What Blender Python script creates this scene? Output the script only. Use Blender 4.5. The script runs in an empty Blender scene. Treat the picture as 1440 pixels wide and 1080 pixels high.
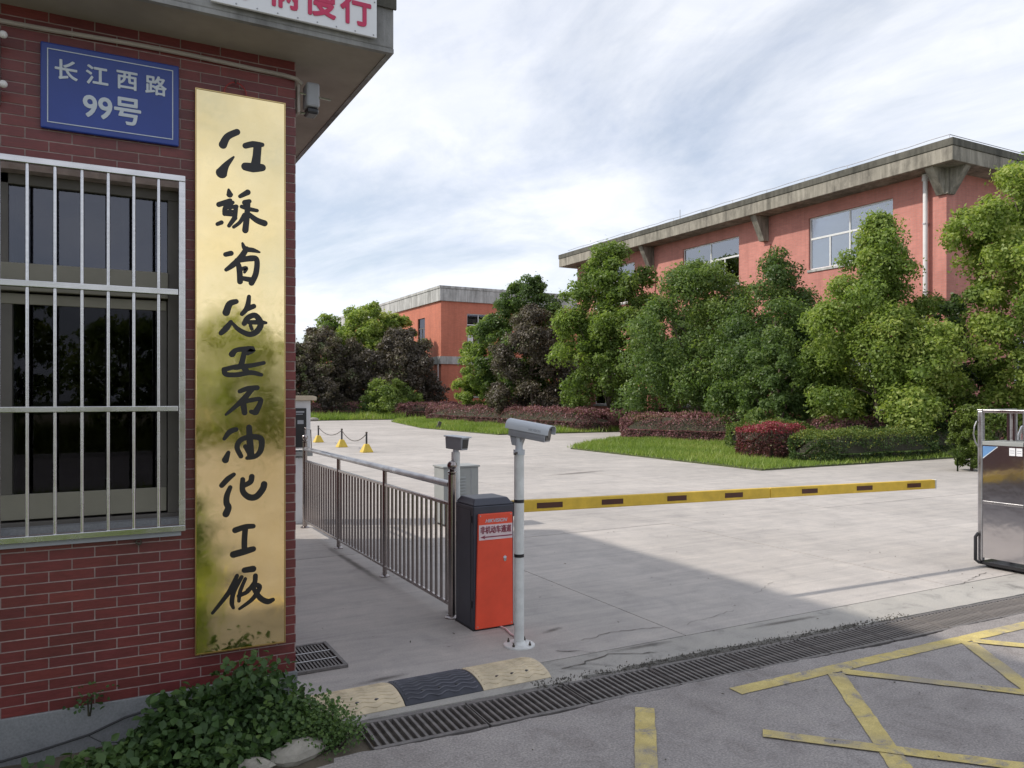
import bpy, math, random
import numpy as np
from mathutils import Vector, Matrix
R = math.radians
random.seed(7)
sc = bpy.context.scene
COL = sc.collection

# ------------------------------------------------------------------ camera, sky, sun, exposure
cam = bpy.data.objects.new('camera', bpy.data.cameras.new('camera')); COL.objects.link(cam)
cam.location = (0, 0, 1.7); cam.rotation_euler = (R(90), 0, R(-28.4))
cam.data.sensor_width = 36; cam.data.lens = 27.5; cam.data.shift_y = 17 / 1440
cam.data.clip_start = .05; cam.data.clip_end = 3000
sc.camera = cam
sc.view_settings.view_transform = 'Standard'; sc.view_settings.look = 'None'
sc.view_settings.gamma = 1; sc.view_settings.use_curve_mapping = False
sc.view_settings.exposure = 0.44

SUN_DIR = Vector((1.0, -0.5, -1.0)).normalized()         # the way the light travels
SUN_EL = math.asin(-SUN_DIR.z)
SUN_AZ = math.atan2(-SUN_DIR.x, -SUN_DIR.y)               # clockwise from +Y
world = bpy.data.worlds.new('World'); sc.world = world; world.use_nodes = True
wt = world.node_tree; wt.nodes.clear()
def wn(t, **k):
    n = wt.nodes.new(t)
    for a, b in k.items(): setattr(n, a, b)
    return n
sky = wn('ShaderNodeTexSky'); sky.sky_type = 'NISHITA'; sky.sun_disc = False
sky.sun_elevation = SUN_EL; sky.sun_rotation = SUN_AZ; sky.air_density = 1.0; sky.dust_density = 1.5
tc = wn('ShaderNodeTexCoord'); sx = wn('ShaderNodeSeparateXYZ'); wt.links.new(tc.outputs['Generated'], sx.inputs[0])
zz = wn('ShaderNodeMath', operation='ADD'); zz.inputs[1].default_value = .16; 
zc = wn('ShaderNodeMath', operation='MAXIMUM'); zc.inputs[1].default_value = 0.0
wt.links.new(sx.outputs[2], zc.inputs[0]); wt.links.new(zc.outputs[0], zz.inputs[0])
dx = wn('ShaderNodeMath', operation='DIVIDE'); dy = wn('ShaderNodeMath', operation='DIVIDE')
wt.links.new(sx.outputs[0], dx.inputs[0]); wt.links.new(zz.outputs[0], dx.inputs[1])
wt.links.new(sx.outputs[1], dy.inputs[0]); wt.links.new(zz.outputs[0], dy.inputs[1])
cx = wn('ShaderNodeCombineXYZ'); wt.links.new(dx.outputs[0], cx.inputs[0]); wt.links.new(dy.outputs[0], cx.inputs[1])
mp = wn('ShaderNodeMapping'); mp.inputs['Rotation'].default_value = (0, 0, R(-40)); mp.inputs['Scale'].default_value = (1.0, .75, 1); mp.inputs['Location'].default_value = (3.1, 1.7, 0)
wt.links.new(cx.outputs[0], mp.inputs[0])
n1 = wn('ShaderNodeTexNoise'); n1.inputs['Scale'].default_value = .85; n1.inputs['Detail'].default_value = 9; n1.inputs['Roughness'].default_value = .6; n1.inputs['Distortion'].default_value = .5
n2 = wn('ShaderNodeTexNoise'); n2.inputs['Scale'].default_value = 3.2; n2.inputs['Detail'].default_value = 8; n2.inputs['Roughness'].default_value = .62; n2.inputs['Distortion'].default_value = .8
wt.links.new(mp.outputs[0], n1.inputs['Vector']); wt.links.new(mp.outputs[0], n2.inputs['Vector'])
r1 = wn('ShaderNodeValToRGB'); r1.color_ramp.elements[0].position = .36; r1.color_ramp.elements[1].position = .55
r1.color_ramp.elements[0].color = (.46, .46, .46, 1); r1.color_ramp.elements[1].color = (1, 1, 1, 1)
wt.links.new(n1.outputs['Fac'], r1.inputs[0])
r2 = wn('ShaderNodeValToRGB'); r2.color_ramp.elements[0].position = .3; r2.color_ramp.elements[1].position = .7
r2.color_ramp.elements[0].color = (5.7, 6.05, 6.9, 1); r2.color_ramp.elements[1].color = (6.8, 7.0, 7.4, 1)
wt.links.new(n2.outputs['Fac'], r2.inputs[0])
# cloud brightness falls off a little away from the horizon
br = wn('ShaderNodeMapRange'); br.inputs['From Min'].default_value = 0; br.inputs['From Max'].default_value = .55; br.inputs['To Min'].default_value = 1.12; br.inputs['To Max'].default_value = .92
wt.links.new(sx.outputs[2], br.inputs[0])
vm = wn('ShaderNodeVectorMath', operation='SCALE'); wt.links.new(r2.outputs[0], vm.inputs[0]); wt.links.new(br.outputs[0], vm.inputs['Scale'])
mx = wn('ShaderNodeMix', data_type='RGBA'); wt.links.new(r1.outputs[0], mx.inputs[0])
wt.links.new(sky.outputs[0], mx.inputs[6]); wt.links.new(vm.outputs[0], mx.inputs[7])
bg = wn('ShaderNodeBackground'); bg.inputs[1].default_value = .110; wt.links.new(mx.outputs[2], bg.inputs[0])
wo = wn('ShaderNodeOutputWorld'); wt.links.new(bg.outputs[0], wo.inputs[0])

sun = bpy.data.lights.new('sun', 'SUN'); sun.energy = 2.6; sun.angle = R(1.5); sun.color = (1, .93, .83)
so = bpy.data.objects.new('sun', sun); COL.objects.link(so); so.rotation_euler = SUN_DIR.to_track_quat('-Z', 'Y').to_euler(); so.location = (-20, 20, 30)

# ------------------------------------------------------------------ materials
class NT:
    def __init__(s, name):
        s.m = bpy.data.materials.new(name); s.m.use_nodes = True; s.t = s.m.node_tree
        s.b = s.t.nodes['Principled BSDF']; s.out = s.t.nodes['Material Output']
    def n(s, t, **k):
        n = s.t.nodes.new(t)
        for a, b in k.items(): setattr(n, a, b)
        return n
    def l(s, a, b): s.t.links.new(a, b)
    def noise(s, scale, detail=5, rough=.6, coord='Object', stretch=None, dist=0):
        tc = s.n('ShaderNodeTexCoord'); n = s.n('ShaderNodeTexNoise')
        n.inputs['Scale'].default_value = scale; n.inputs['Detail'].default_value = detail; n.inputs['Roughness'].default_value = rough; n.inputs['Distortion'].default_value = dist
        src = tc.outputs[coord] if coord != 'World' else s.n('ShaderNodeNewGeometry').outputs['Position']
        if stretch:
            mp = s.n('ShaderNodeMapping'); mp.inputs['Scale'].default_value = stretch; s.l(src, mp.inputs[0]); src = mp.outputs[0]
        s.l(src, n.inputs['Vector']); return n.outputs['Fac']
    def ramp(s, fac, stops):
        r = s.n('ShaderNodeValToRGB'); e = r.color_ramp.elements
        while len(e) < len(stops): e.new(.5)
        for q, (p, c) in zip(e, stops): q.position = p; q.color = (*c, 1) if len(c) == 3 else c
        s.l(fac, r.inputs[0]); return r.outputs[0]
    def mix(s, fac, a, b, mode='MIX'):
        m = s.n('ShaderNodeMix', data_type='RGBA', blend_type=mode)
        for v, i in ((fac, 0), (a, 6), (b, 7)):
            if isinstance(v, (int, float)): m.inputs[i].default_value = v
            elif isinstance(v, tuple): m.inputs[i].default_value = (*v, 1)
            else: s.l(v, m.inputs[i])
        return m.outputs[2]
    def bump(s, fac, dist=.002, strength=1):
        b = s.n('ShaderNodeBump'); b.inputs['Distance'].default_value = dist; b.inputs['Strength'].default_value = strength
        s.l(fac, b.inputs['Height']); s.l(b.outputs[0], s.b.inputs['Normal'])
    def col(s, c):
        if isinstance(c, tuple): s.b.inputs['Base Color'].default_value = (*c, 1)
        else: s.l(c, s.b.inputs['Base Color'])
    def set(s, rough=None, metal=None, spec=None):
        if rough is not None:
            if isinstance(rough, (int, float)): s.b.inputs['Roughness'].default_value = rough
            else: s.l(rough, s.b.inputs['Roughness'])
        if metal is not None: s.b.inputs['Metallic'].default_value = metal
        if spec is not None: s.b.inputs['Specular IOR Level'].default_value = spec
        return s.m
def sc3(c, k): return tuple(x * k for x in c)
def plain(name, c, rough=.6, metal=0, var=.15, scale=6, bump=0, bscale=60):
    t = NT(name); f = t.noise(scale)
    t.col(t.ramp(f, [(.3, sc3(c, 1 - var)), (.7, sc3(c, 1 + var))]))
    if bump: t.bump(t.noise(bscale), bump)
    return t.set(rough, metal)

def concrete(name, c, streak=True, rough=.85, stain=.55, objvar=.1):
    t = NT(name)
    big = t.noise(.35, 6, .65, 'World'); mid = t.noise(2.6, 8, .7, 'World', dist=.6); fine = t.noise(95, 3, .6, 'World')
    a = t.ramp(big, [(.3, sc3(c, .82)), (.7, sc3(c, 1.1))])
    st = t.ramp(mid, [(.30, (stain,) * 3), (.46, (.92,) * 3), (.7, (1.06, 1.05, 1.03))])
    a = t.mix(1, a, st, 'MULTIPLY')
    if streak:
        s_ = t.noise(1.0, 6, .7, 'World', (.55, 6.5, 1), 1.2)
        a = t.mix(.7, a, t.ramp(s_, [(.33, (.80, .80, .81)), (.6, (1.05, 1.04, 1.03))]), 'MULTIPLY')
    a = t.mix(1, a, t.ramp(fine, [(.3, (.84,) * 3), (.7, (1.13,) * 3)]), 'MULTIPLY')
    oi = t.n('ShaderNodeObjectInfo'); a = t.mix(1, a, t.ramp(oi.outputs['Random'], [(0, (1 - objvar,) * 3), (1, (1 + objvar * .6,) * 3)]), 'MULTIPLY')
    t.col(a); t.bump(fine, .0015, .7); return t.set(rough)
M = {}
M['yard'] = concrete('yard_concrete', (.475, .443, .418), objvar=.05, stain=.8)
M['walk'] = concrete('walkway_concrete', (.40, .385, .36), stain=.5, streak=False)
M['apron'] = concrete('apron_concrete', (.42, .40, .37), stain=.45, streak=False)
M['joint'] = plain('joint_dirt', (.07, .062, .052), .95, var=.4, scale=9)
M['plinth'] = concrete('plinth_concrete', (.22, .225, .235), streak=False, stain=.6)
def street_mat():
    t = NT('asphalt')
    a = t.ramp(t.noise(.7, 7, .65, 'World'), [(.3, (.235, .215, .208)), (.7, (.35, .325, .315))])
    a = t.mix(1, a, t.ramp(t.noise(85, 3, .7, 'World'), [(.35, (.72,) * 3), (.5, (1,) * 3), (.66, (1.35, 1.32, 1.28))]), 'MULTIPLY')
    a = t.mix(1, a, t.ramp(t.noise(3.5, 8, .75, 'World', dist=1), [(.3, (.72, .70, .69)), (.5, (1,) * 3), (.72, (1.14, 1.13, 1.1))]), 'MULTIPLY')
    t.col(a); t.bump(t.noise(150, 2, .6, 'World'), .003, 1); return t.set(.9), a
M['street'] = street_mat()[0]
def mark_mat():
    t = NT('worn_yellow_paint')
    asp = t.ramp(t.noise(140, 2, .6, 'World'), [(.3, (.18, .165, .16)), (.7, (.33, .30, .29))])
    yel = t.ramp(t.noise(9, 8, .7, 'World'), [(.25, (.42, .33, .11)), (.7, (.66, .54, .22))])
    yel = t.mix(1, yel, t.ramp(t.noise(150, 2, .6, 'World'), [(.3, (.8,) * 3), (.6, (1.05,) * 3)]), 'MULTIPLY')
    w = t.ramp(t.noise(7, 9, .78, 'World', dist=.5), [(.36, (0,) * 3), (.48, (1,) * 3)])
    big = t.ramp(t.noise(1.3, 3, .5, 'World'), [(.36, (.25,) * 3), (.5, (1,) * 3)])
    t.col(t.mix(t.mix(1, w, big, 'MULTIPLY'), asp, yel)); t.bump(t.noise(150, 2, .6, 'World'), .002, .8); return t.set(.85)
M['mark'] = mark_mat()
def brick_mat():
    t = NT('glazed_red_brick_tile')
    oi = t.n('ShaderNodeObjectInfo')
    a = t.ramp(oi.outputs['Random'], [(0, (.135, .029, .028)), (.35, (.165, .034, .033)), (.7, (.15, .031, .033)), (1, (.195, .041, .036))])
    a = t.mix(1, a, t.ramp(t.noise(1, 5, .7, 'World', (25, 25, 160)), [(.3, (.75,) * 3), (.7, (1.2,) * 3)]), 'MULTIPLY')
    a = t.mix(1, a, t.ramp(t.noise(1.7, 6, .7, 'World'), [(.3, (.75, .78, .8)), (.6, (1.05,) * 3)]), 'MULTIPLY')
    t.col(a); t.bump(t.noise(1, 5, .7, 'World', (25, 25, 160)), .001, .6); return t.set(.42)
M['brick'] = brick_mat()
M['mortar'] = plain('mortar', (.36, .285, .27), .9, var=.25, scale=20)
M['soffit'] = plain('stained_soffit_render', (.31, .275, .235), .9, var=.22, scale=2.2)
def weathered(name, c, dark):
    t = NT(name)
    a = t.ramp(t.noise(1.2, 8, .75, 'World', (1, 1, .5)), [(.3, dark), (.55, c), (.8, sc3(c, 1.15))])
    a = t.mix(.8, a, t.ramp(t.noise(1, 8, .7, 'World', (4.5, 4.5, .35)), [(.35, (.45, .45, .44)), (.6, (1.05,) * 3)]), 'MULTIPLY')
    t.col(a); t.bump(t.noise(30, 5, .6, 'World'), .004); return t.set(.92)
M['fascia_near'] = weathered('weathered_fascia', (.30, .30, .30), (.10, .10, .10))
M['conc_dark'] = weathered('stained_cornice_concrete', (.34, .315, .265), (.11, .10, .085))
M['conc_cap'] = weathered('blackened_coping', (.13, .125, .105), (.04, .04, .034))
M['conc_light'] = weathered('pale_parapet_concrete', (.50, .50, .49), (.30, .30, .29))
def farbrick(name, c):
    t = NT(name); tc = t.n('ShaderNodeTexCoord')
    sep = t.n('ShaderNodeSeparateXYZ'); t.l(tc.outputs['Object'], sep.inputs[0])
    ad = t.n('ShaderNodeMath', operation='ADD'); t.l(sep.outputs[0], ad.inputs[0]); t.l(sep.outputs[1], ad.inputs[1])
    cb = t.n('ShaderNodeCombineXYZ'); t.l(ad.outputs[0], cb.inputs[0]); t.l(sep.outputs[2], cb.inputs[1])
    b = t.n('ShaderNodeTexBrick'); t.l(cb.outputs[0], b.inputs['Vector']); b.inputs['Scale'].default_value = 1
    b.inputs['Brick Width'].default_value = .25; b.inputs['Row Height'].default_value = .075; b.inputs['Mortar Size'].default_value = .006
    b.inputs['Color1'].default_value = (*sc3(c, 1.07), 1); b.inputs['Color2'].default_value = (*sc3(c, .93), 1); b.inputs['Mortar'].default_value = (*[.6 * x + .13 for x in c], 1)
    a = t.mix(1, b.outputs['Color'], t.ramp(t.noise(.5, 7, .7), [(.3, (.85, .83, .82)), (.7, (1.08,) * 3)]), 'MULTIPLY')
    a = t.mix(.42, a, t.ramp(t.noise(1, 8, .75, 'Object', (2.2, 2.2, .16)), [(.36, (.66, .63, .62)), (.55, (1.04,) * 3), (.72, (1.12, 1.15, 1.16))]), 'MULTIPLY')
    t.col(a); return t.set(.8)
M['wall_red'] = farbrick('red_brick_facing', (.54, .215, .175))
M['wall_orange'] = farbrick('orange_red_brick_facing', (.54, .165, .095))
def steel(name, c=(.62, .61, .62), rough=.22, grain=(3, 3, 90)):
    t = NT(name); f = t.noise(1, 4, .6, 'Object', grain)
    t.col(t.ramp(f, [(.3, sc3(c, .85)), (.7, c)])); t.l(t.ramp(t.noise(6), [(.3, (rough * .7,) * 3), (.7, (rough * 1.5,) * 3)]), t.b.inputs['Roughness'])
    t.b.inputs['Metallic'].default_value = 1; return t.m
M['steel'] = steel('stainless_steel')
M['steel_dull'] = steel('dull_stainless_steel', (.50, .49, .50), .32)
M['steel_rail'] = steel('dark_reflecting_stainless', (.36, .32, .31), .2)  # brownish dark base colour stands in for dark reflections
def sheet():
    t = NT('polished_stainless_sheet'); t.col((.56, .54, .55)); t.bump(t.noise(4, 3, .5), .006, .6); return t.set(.13, 1)
M['steel_sheet'] = sheet()
def gold():
    t = NT('polished_brass_plate')
    f = t.noise(2.2, 6, .6)
    t.col(t.ramp(f, [(.3, (.87, .68, .33)), (.7, (.97, .80, .46))])); t.bump(t.noise(5.5, 2, .5), .0016, .5)
    t.l(t.ramp(t.noise(14, 8, .75, dist=1.5), [(.4, (.05,) * 3), (.62, (.12,) * 3), (.8, (.35,) * 3)]), t.b.inputs['Roughness'])
    t.b.inputs['Metallic'].default_value = 1; return t.m
M['gold'] = gold()
M['gold_edge'] = plain('brass_edge', (.62, .45, .2), .3, 1, var=.1)
M['ink'] = plain('black_enamel', (.012, .011, .012), .35, var=.2)
M['scratch'] = plain('scratched_brass', (.30, .25, .15), .5, .6)
M['blue'] = plain('blue_enamel', (.016, .045, .26), .3, var=.12, scale=3)
M['blue_edge'] = plain('blue_enamel_rim', (.02, .035, .16), .35)
M['sign_white'] = plain('reflective_white', (.55, .60, .66), .5, var=.04)
M['board_white'] = plain('white_painted_board', (.72, .73, .76), .45, var=.04, scale=2)
M['red_text'] = plain('faded_red_vinyl', (.50, .03, .10), .5, var=.1)
M['maroon_text'] = plain('maroon_print', (.24, .03, .06), .5)
M['notice'] = plain('pinkish_white_sticker', (.72, .58, .60), .5, var=.08, scale=15)
M['box_red'] = plain('orange_red_panel_paint', (.80, .085, .038), .38, var=.10, scale=5, bump=.0006, bscale=220)
M['box_dark'] = plain('dark_blue_grey_paint', (.045, .048, .066), .4, var=.12)
M['pole_white'] = plain('off_white_pole_paint', (.64, .65, .64), .42, var=.14, scale=11, bump=.0005, bscale=160)
M['cam_grey'] = plain('light_grey_housing', (.50, .53, .57), .4, var=.05)
M['cam_mid'] = plain('mid_grey_housing', (.30, .31, .34), .45, var=.08)
M['black'] = plain('black_plastic', (.016, .016, .019), .35)
M['rubber'] = plain('black_rubber', (.035, .037, .05), .6, var=.25, scale=12, bump=.001)
M['rubber_y'] = plain('faded_yellow_rubber', (.56, .47, .33), .75, var=.22, scale=10, bump=.001)
M['rib_wear'] = plain('scuffed_rubber_rib', (.10, .10, .12), .7, var=.25)
M['arm_yellow'] = plain('yellow_arm_paint', (.68, .45, .045), .5, var=.16, scale=7, bump=.0006, bscale=120)
M['arm_stripe'] = plain('dark_reflective_stripe', (.07, .022, .012), .3)
M['cone_yellow'] = plain('yellow_plastic', (.60, .42, .05), .5, var=.15)
M['chain'] = plain('dark_chain_steel', (.09, .075, .06), .5, .6)
def iron():
    t = NT('cast_iron')
    t.col(t.ramp(t.noise(14, 8, .7), [(.3, (.10, .092, .09)), (.7, (.23, .21, .20))])); t.bump(t.noise(160), .001); return t.set(.6, .25)
M['iron'] = iron()
M['void'] = plain('near_black_gap', (.012, .012, .012), .5)  # near black for the drain floor, door seams and painted gully shade
M['frame_cream'] = plain('cream_aluminium', (.21, .195, .155), .5, var=.08)
M['frame_white'] = plain('white_window_frame', (.70, .71, .71), .45, var=.05)
M['frame_dark'] = plain('dark_window_frame', (.10, .09, .08), .5)
def thin_glass(name, tint, refl=.12, gcol=(.9, .92, 1)):
    t = NT(name); t.t.nodes.remove(t.b)
    tr = t.n('ShaderNodeBsdfTransparent'); tr.inputs[0].default_value = (*tint, 1)
    gl = t.n('ShaderNodeBsdfGlossy'); gl.inputs['Roughness'].default_value = .015; gl.inputs[0].default_value = (*gcol, 1)
    lw = t.n('ShaderNodeFresnel'); lw.inputs[0].default_value = 1.5
    ad = t.n('ShaderNodeMath', operation='ADD'); ad.inputs[1].default_value = refl; t.l(lw.outputs[0], ad.inputs[0])
    m = t.n('ShaderNodeMixShader'); t.l(ad.outputs[0], m.inputs[0]); t.l(tr.outputs[0], m.inputs[1]); t.l(gl.outputs[0], m.inputs[2]); t.l(m.outputs[0], t.out.inputs[0])
    return t.m
M['glass'] = thin_glass('window_glass', (.42, .45, .47), .06, (.65, .67, .78))  # gloss colour dims the reflections
M['glass_low'] = thin_glass('dimmed_reflection_glass', (.40, .42, .45), .0, (.38, .38, .42))  # lower-pane copy, its reflections darkened further by the gloss colour
M['glass_far'] = thin_glass('distant_window_glass', (.55, .6, .6), .22)
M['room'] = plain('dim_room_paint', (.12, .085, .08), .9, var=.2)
M['room_far'] = plain('pale_blind', (.30, .31, .32), .9, var=.1)
M['curtain'] = plain('beige_curtain', (.22, .21, .16), .9, var=.1)
M['pipe'] = plain('beige_conduit', (.36, .32, .29), .6, var=.1)
M['pipe_white'] = plain('white_downpipe', (.72, .70, .70), .5, var=.06)
M['cable'] = plain('black_cable', (.02, .02, .022), .6)
M['red_wire'] = plain('red_wire', (.30, .03, .03), .5)
M['cap_beige'] = plain('beige_stone_cap', (.55, .47, .35), .8)
M['white_wall'] = plain('white_render', (.68, .69, .70), .7, var=.05)
M['cabinet'] = plain('grey_green_cabinet_paint', (.29, .305, .30), .5, var=.06)
M['bark'] = plain('bark', (.11, .085, .065), .9, var=.3, scale=14, bump=.006, bscale=25)
M['twig'] = plain('green_brown_twigs', (.045, .042, .025), .9, var=.3)
M['soil'] = plain('soil', (.085, .07, .05), .95, var=.35, scale=5, bump=.01, bscale=30)
M['verge'] = plain('verge_grass', (.07, .085, .03), .95, var=.35, scale=2, bump=.01, bscale=30)
M['dry_ground'] = plain('dry_bare_ground', (.27, .23, .14), .95, var=.3, scale=.8, bump=.01, bscale=20)
M['kerb'] = concrete('kerb_concrete', (.36, .35, .33), streak=False)
M['stone'] = plain('pale_kerb_stone', (.30, .28, .24), .85, var=.2, scale=14, bump=.004, bscale=40)
M['debris'] = plain('broken_concrete_chips', (.13, .12, .105), .95, var=.5, scale=25)
M['gate_red'] = plain('dark_red_lattice_paint', (.12, .05, .05), .45)
M['sheet_blue'] = plain('sticker_blue', (.12, .25, .48), .4)
M['print_grey'] = plain('print_grey', (.35, .37, .40), .6)
def leafmat(name, stops, trans=.35, rough=.45):
    t = NT(name); at = t.n('ShaderNodeAttribute'); at.attribute_name = 'tone'
    c = t.ramp(at.outputs['Fac'], stops); t.col(c); t.set(rough, 0, .35)
    tl = t.n('ShaderNodeBsdfTranslucent'); t.l(t.mix(1, c, (1.3, 1.4, .7), 'MULTIPLY'), tl.inputs[0])
    m = t.n('ShaderNodeMixShader'); m.inputs[0].default_value = trans; t.l(t.b.outputs[0], m.inputs[1]); t.l(tl.outputs[0], m.inputs[2]); t.l(m.outputs[0], t.out.inputs[0])
    return t.m
M['leaf'] = leafmat('camphor_leaves', [(0, (.065, .105, .032)), (.45, (.15, .22, .055)), (.75, (.26, .34, .085)), (1, (.40, .44, .13))], .45)
M['leaf_dark'] = leafmat('deep_green_leaves', [(0, (.052, .088, .036)), (.6, (.125, .19, .062)), (1, (.25, .32, .09))], .45)
M['leaf_purple'] = leafmat('purple_brown_leaves', [(0, (.055, .048, .040)), (.45, (.105, .088, .072)), (.7, (.15, .125, .085)), (.85, (.13, .16, .07)), (1, (.17, .20, .08))], .2)
M['leaf_red'] = leafmat('purple_red_hedge_leaves', [(0, (.09, .050, .044)), (.45, (.21, .10, .108)), (.8, (.36, .16, .19)), (1, (.20, .22, .07))], .2)
M['leaf_pink'] = leafmat('bright_red_hedge_leaves', [(0, (.06, .036, .03)), (.4, (.13, .05, .05)), (.75, (.33, .06, .08)), (.97, (.36, .07, .09)), (1, (.11, .14, .03))], .25)
M['leaf_hedge'] = leafmat('green_hedge_leaves', [(0, (.035, .062, .02)), (.5, (.075, .125, .034)), (.85, (.16, .21, .045)), (1, (.30, .30, .06))], .25)
M['leaf_cypress'] = leafmat('cypress_sprays', [(0, (.03, .06, .012)), (1, (.14, .19, .03))], .2)
M['leaf_weed'] = leafmat('weed_leaves', [(0, (.030, .062, .020)), (.5, (.060, .115, .035)), (1, (.12, .19, .05))], .3, .5)
M['grass'] = leafmat('grass_blades', [(0, (.11, .175, .035)), (.6, (.24, .33, .065)), (1, (.42, .42, .15))], .35)
M['grass_dry'] = leafmat('dry_verge_blades', [(0, (.06, .10, .02)), (.6, (.16, .19, .05)), (1, (.36, .31, .13))], .3)

# ------------------------------------------------------------------ mesh helpers
WL = {}                                                    # object name -> world location of its origin
def setp(o, label=None, cat=None, group=None, kind=None):
    if label: o['label'] = label
    if cat: o['category'] = cat
    if group: o['group'] = group
    if kind: o['kind'] = kind
    return o
def thing(name, label, cat, loc=(0, 0, 0), rz=0, group=None):
    o = bpy.data.objects.new(name, None); COL.objects.link(o); o.location = loc; o.rotation_euler = (0, 0, rz)
    o.empty_display_size = .2; WL[o.name] = Vector(loc); return setp(o, label, cat, group)
class MB:
    def __init__(s): s.v = []; s.f = []
    def add(s, vs, fs):
        n = len(s.v); s.v += [tuple(p) for p in vs]; s.f += [tuple(i + n for i in f) for f in fs]; return s
    def box(s, x0, x1, y0, y1, z0, z1):
        return s.add([(x0, y0, z0), (x1, y0, z0), (x1, y1, z0), (x0, y1, z0), (x0, y0, z1), (x1, y0, z1), (x1, y1, z1), (x0, y1, z1)],
                     [(0, 3, 2, 1), (4, 5, 6, 7), (0, 1, 5, 4), (1, 2, 6, 5), (2, 3, 7, 6), (3, 0, 4, 7)])
    def prism(s, poly, h0, h1, axis='z'):                   # poly in the plane across the axis
        n = len(poly)
        def P(a, b, h): return {'z': (a, b, h), 'y': (a, h, b), 'x': (h, a, b)}[axis]
        vs = [P(a, b, h0) for a, b in poly] + [P(a, b, h1) for a, b in poly]
        return s.add(vs, [tuple(range(n))[::-1], tuple(range(n, 2 * n))] + [(i, (i + 1) % n, n + (i + 1) % n, n + i) for i in range(n)])
    def tube(s, path, r, n=8, cap=True):
        path = [Vector(p) for p in path]; k = len(path); rs = r if isinstance(r, (list, tuple)) else [r] * k
        up = Vector((0, 0, 1)); vs = []; prev = None
        for i, p in enumerate(path):
            t = (path[min(i + 1, k - 1)] - path[max(i - 1, 0)]).normalized()
            if prev is None:
                a = t.cross(up if abs(t.z) < .9 else Vector((1, 0, 0))).normalized()
            else: a = (prev - t * prev.dot(t)).normalized()
            prev = a; b = t.cross(a)
            for j in range(n):
                q = 2 * math.pi * j / n; vs.append(p + (a * math.cos(q) + b * math.sin(q)) * rs[i])
        fs = [(i * n + j, i * n + (j + 1) % n, (i + 1) * n + (j + 1) % n, (i + 1) * n + j) for i in range(k - 1) for j in range(n)]
        if cap: fs += [tuple(range(n))[::-1], tuple(range((k - 1) * n, k * n))]
        return s.add(vs, fs)
    def lathe(s, prof, c=(0, 0, 0), n=16):
        return s.tube([(c[0], c[1], c[2] + z) for r, z in prof], [r for r, z in prof], n) if all(prof[i][1] < prof[i + 1][1] for i in range(len(prof) - 1)) else s._lathe(prof, c, n)
    def _lathe(s, prof, c, n):
        vs = [(c[0] + r * math.cos(2 * math.pi * j / n), c[1] + r * math.sin(2 * math.pi * j / n), c[2] + z) for r, z in prof for j in range(n)]
        k = len(prof)
        return s.add(vs, [(i * n + j, i * n + (j + 1) % n, (i + 1) * n + (j + 1) % n, (i + 1) * n + j) for i in range(k - 1) for j in range(n)] + [tuple(range(n))[::-1], tuple(range((k - 1) * n, k * n))])
    def ball(s, c, r, n=12, m=8, sq=(1, 1, 1)):
        return s._lathe0(c, r, n, m, sq)
    def _lathe0(s, c, r, n, m, sq):
        vs = []
        for i in range(m + 1):
            a = -math.pi / 2 + math.pi * i / m; rr = max(r * math.cos(a), r * .02)
            for j in range(n):
                q = 2 * math.pi * j / n; vs.append((c[0] + rr * math.cos(q) * sq[0], c[1] + rr * math.sin(q) * sq[1], c[2] + r * math.sin(a) * sq[2]))
        return s.add(vs, [(i * n + j, i * n + (j + 1) % n, (i + 1) * n + (j + 1) % n, (i + 1) * n + j) for i in range(m) for j in range(n)] + [tuple(range(n))[::-1], tuple(range(m * n, (m + 1) * n))])
    def xf(s, mat, start=0):
        s.v[start:] = [tuple(mat @ Vector(p)) for p in s.v[start:]]; return s
    def build(s, name, mat, parent=None, bevel=0, smooth=False, local=False, kind=None, seg=2):
        org = Vector((0, 0, 0))
        if parent is not None and not local: org = WL[parent.name]
        me = bpy.data.meshes.new(name); me.from_pydata([tuple(Vector(p) - org) for p in s.v], [], s.f); me.materials.append(mat)
        me.update()
        if smooth:
            me.polygons.foreach_set('use_smooth', [True] * len(me.polygons))
            try: me.set_sharp_from_angle(angle=R(40))
            except Exception: pass
        o = bpy.data.objects.new(name, me); COL.objects.link(o); WL[o.name] = WL[parent.name] if parent is not None else Vector((0, 0, 0))
        if parent is not None: o.parent = parent
        if kind: o['kind'] = kind
        if bevel:
            b = o.modifiers.new('bevel', 'BEVEL'); b.width = bevel; b.segments = seg; b.limit_method = 'ANGLE'
        return o
def box(name, x0, x1, y0, y1, z0, z1, mat, parent=None, bevel=0, **k):
    return MB().box(x0, x1, y0, y1, z0, z1).build(name, mat, parent, bevel, **k)
def linked(name, me, parent, loc, rz=0):
    o = bpy.data.objects.new(name, me); COL.objects.link(o); o.parent = parent; o.location = loc; o.rotation_euler = (0, 0, rz); WL[o.name] = Vector(loc) + (WL[parent.name] if parent else Vector()); return o
def copy_tree(o, parent=None, **kw):
    c = o.copy(); COL.objects.link(c); c.parent = parent; WL[c.name] = WL.get(o.name, Vector())
    for ch in list(o.children): copy_tree(ch, c)
    return c
def np_mesh(name, V, loops_per, F, mat, tone=None):
    me = bpy.data.meshes.new(name); nv = len(V); nf = len(F)
    me.vertices.add(nv); me.vertices.foreach_set('co', V.astype(np.float32).ravel())
    me.loops.add(nf * loops_per); me.loops.foreach_set('vertex_index', F.astype(np.int32).ravel())
    me.polygons.add(nf); me.polygons.foreach_set('loop_start', np.arange(0, nf * loops_per, loops_per, dtype=np.int32))
    me.materials.append(mat)
    if tone is not None:
        a = me.attributes.new('tone', 'FLOAT', 'POINT'); a.data.foreach_set('value', tone.astype(np.float32))
    me.update(calc_edges=True); return me
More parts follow.
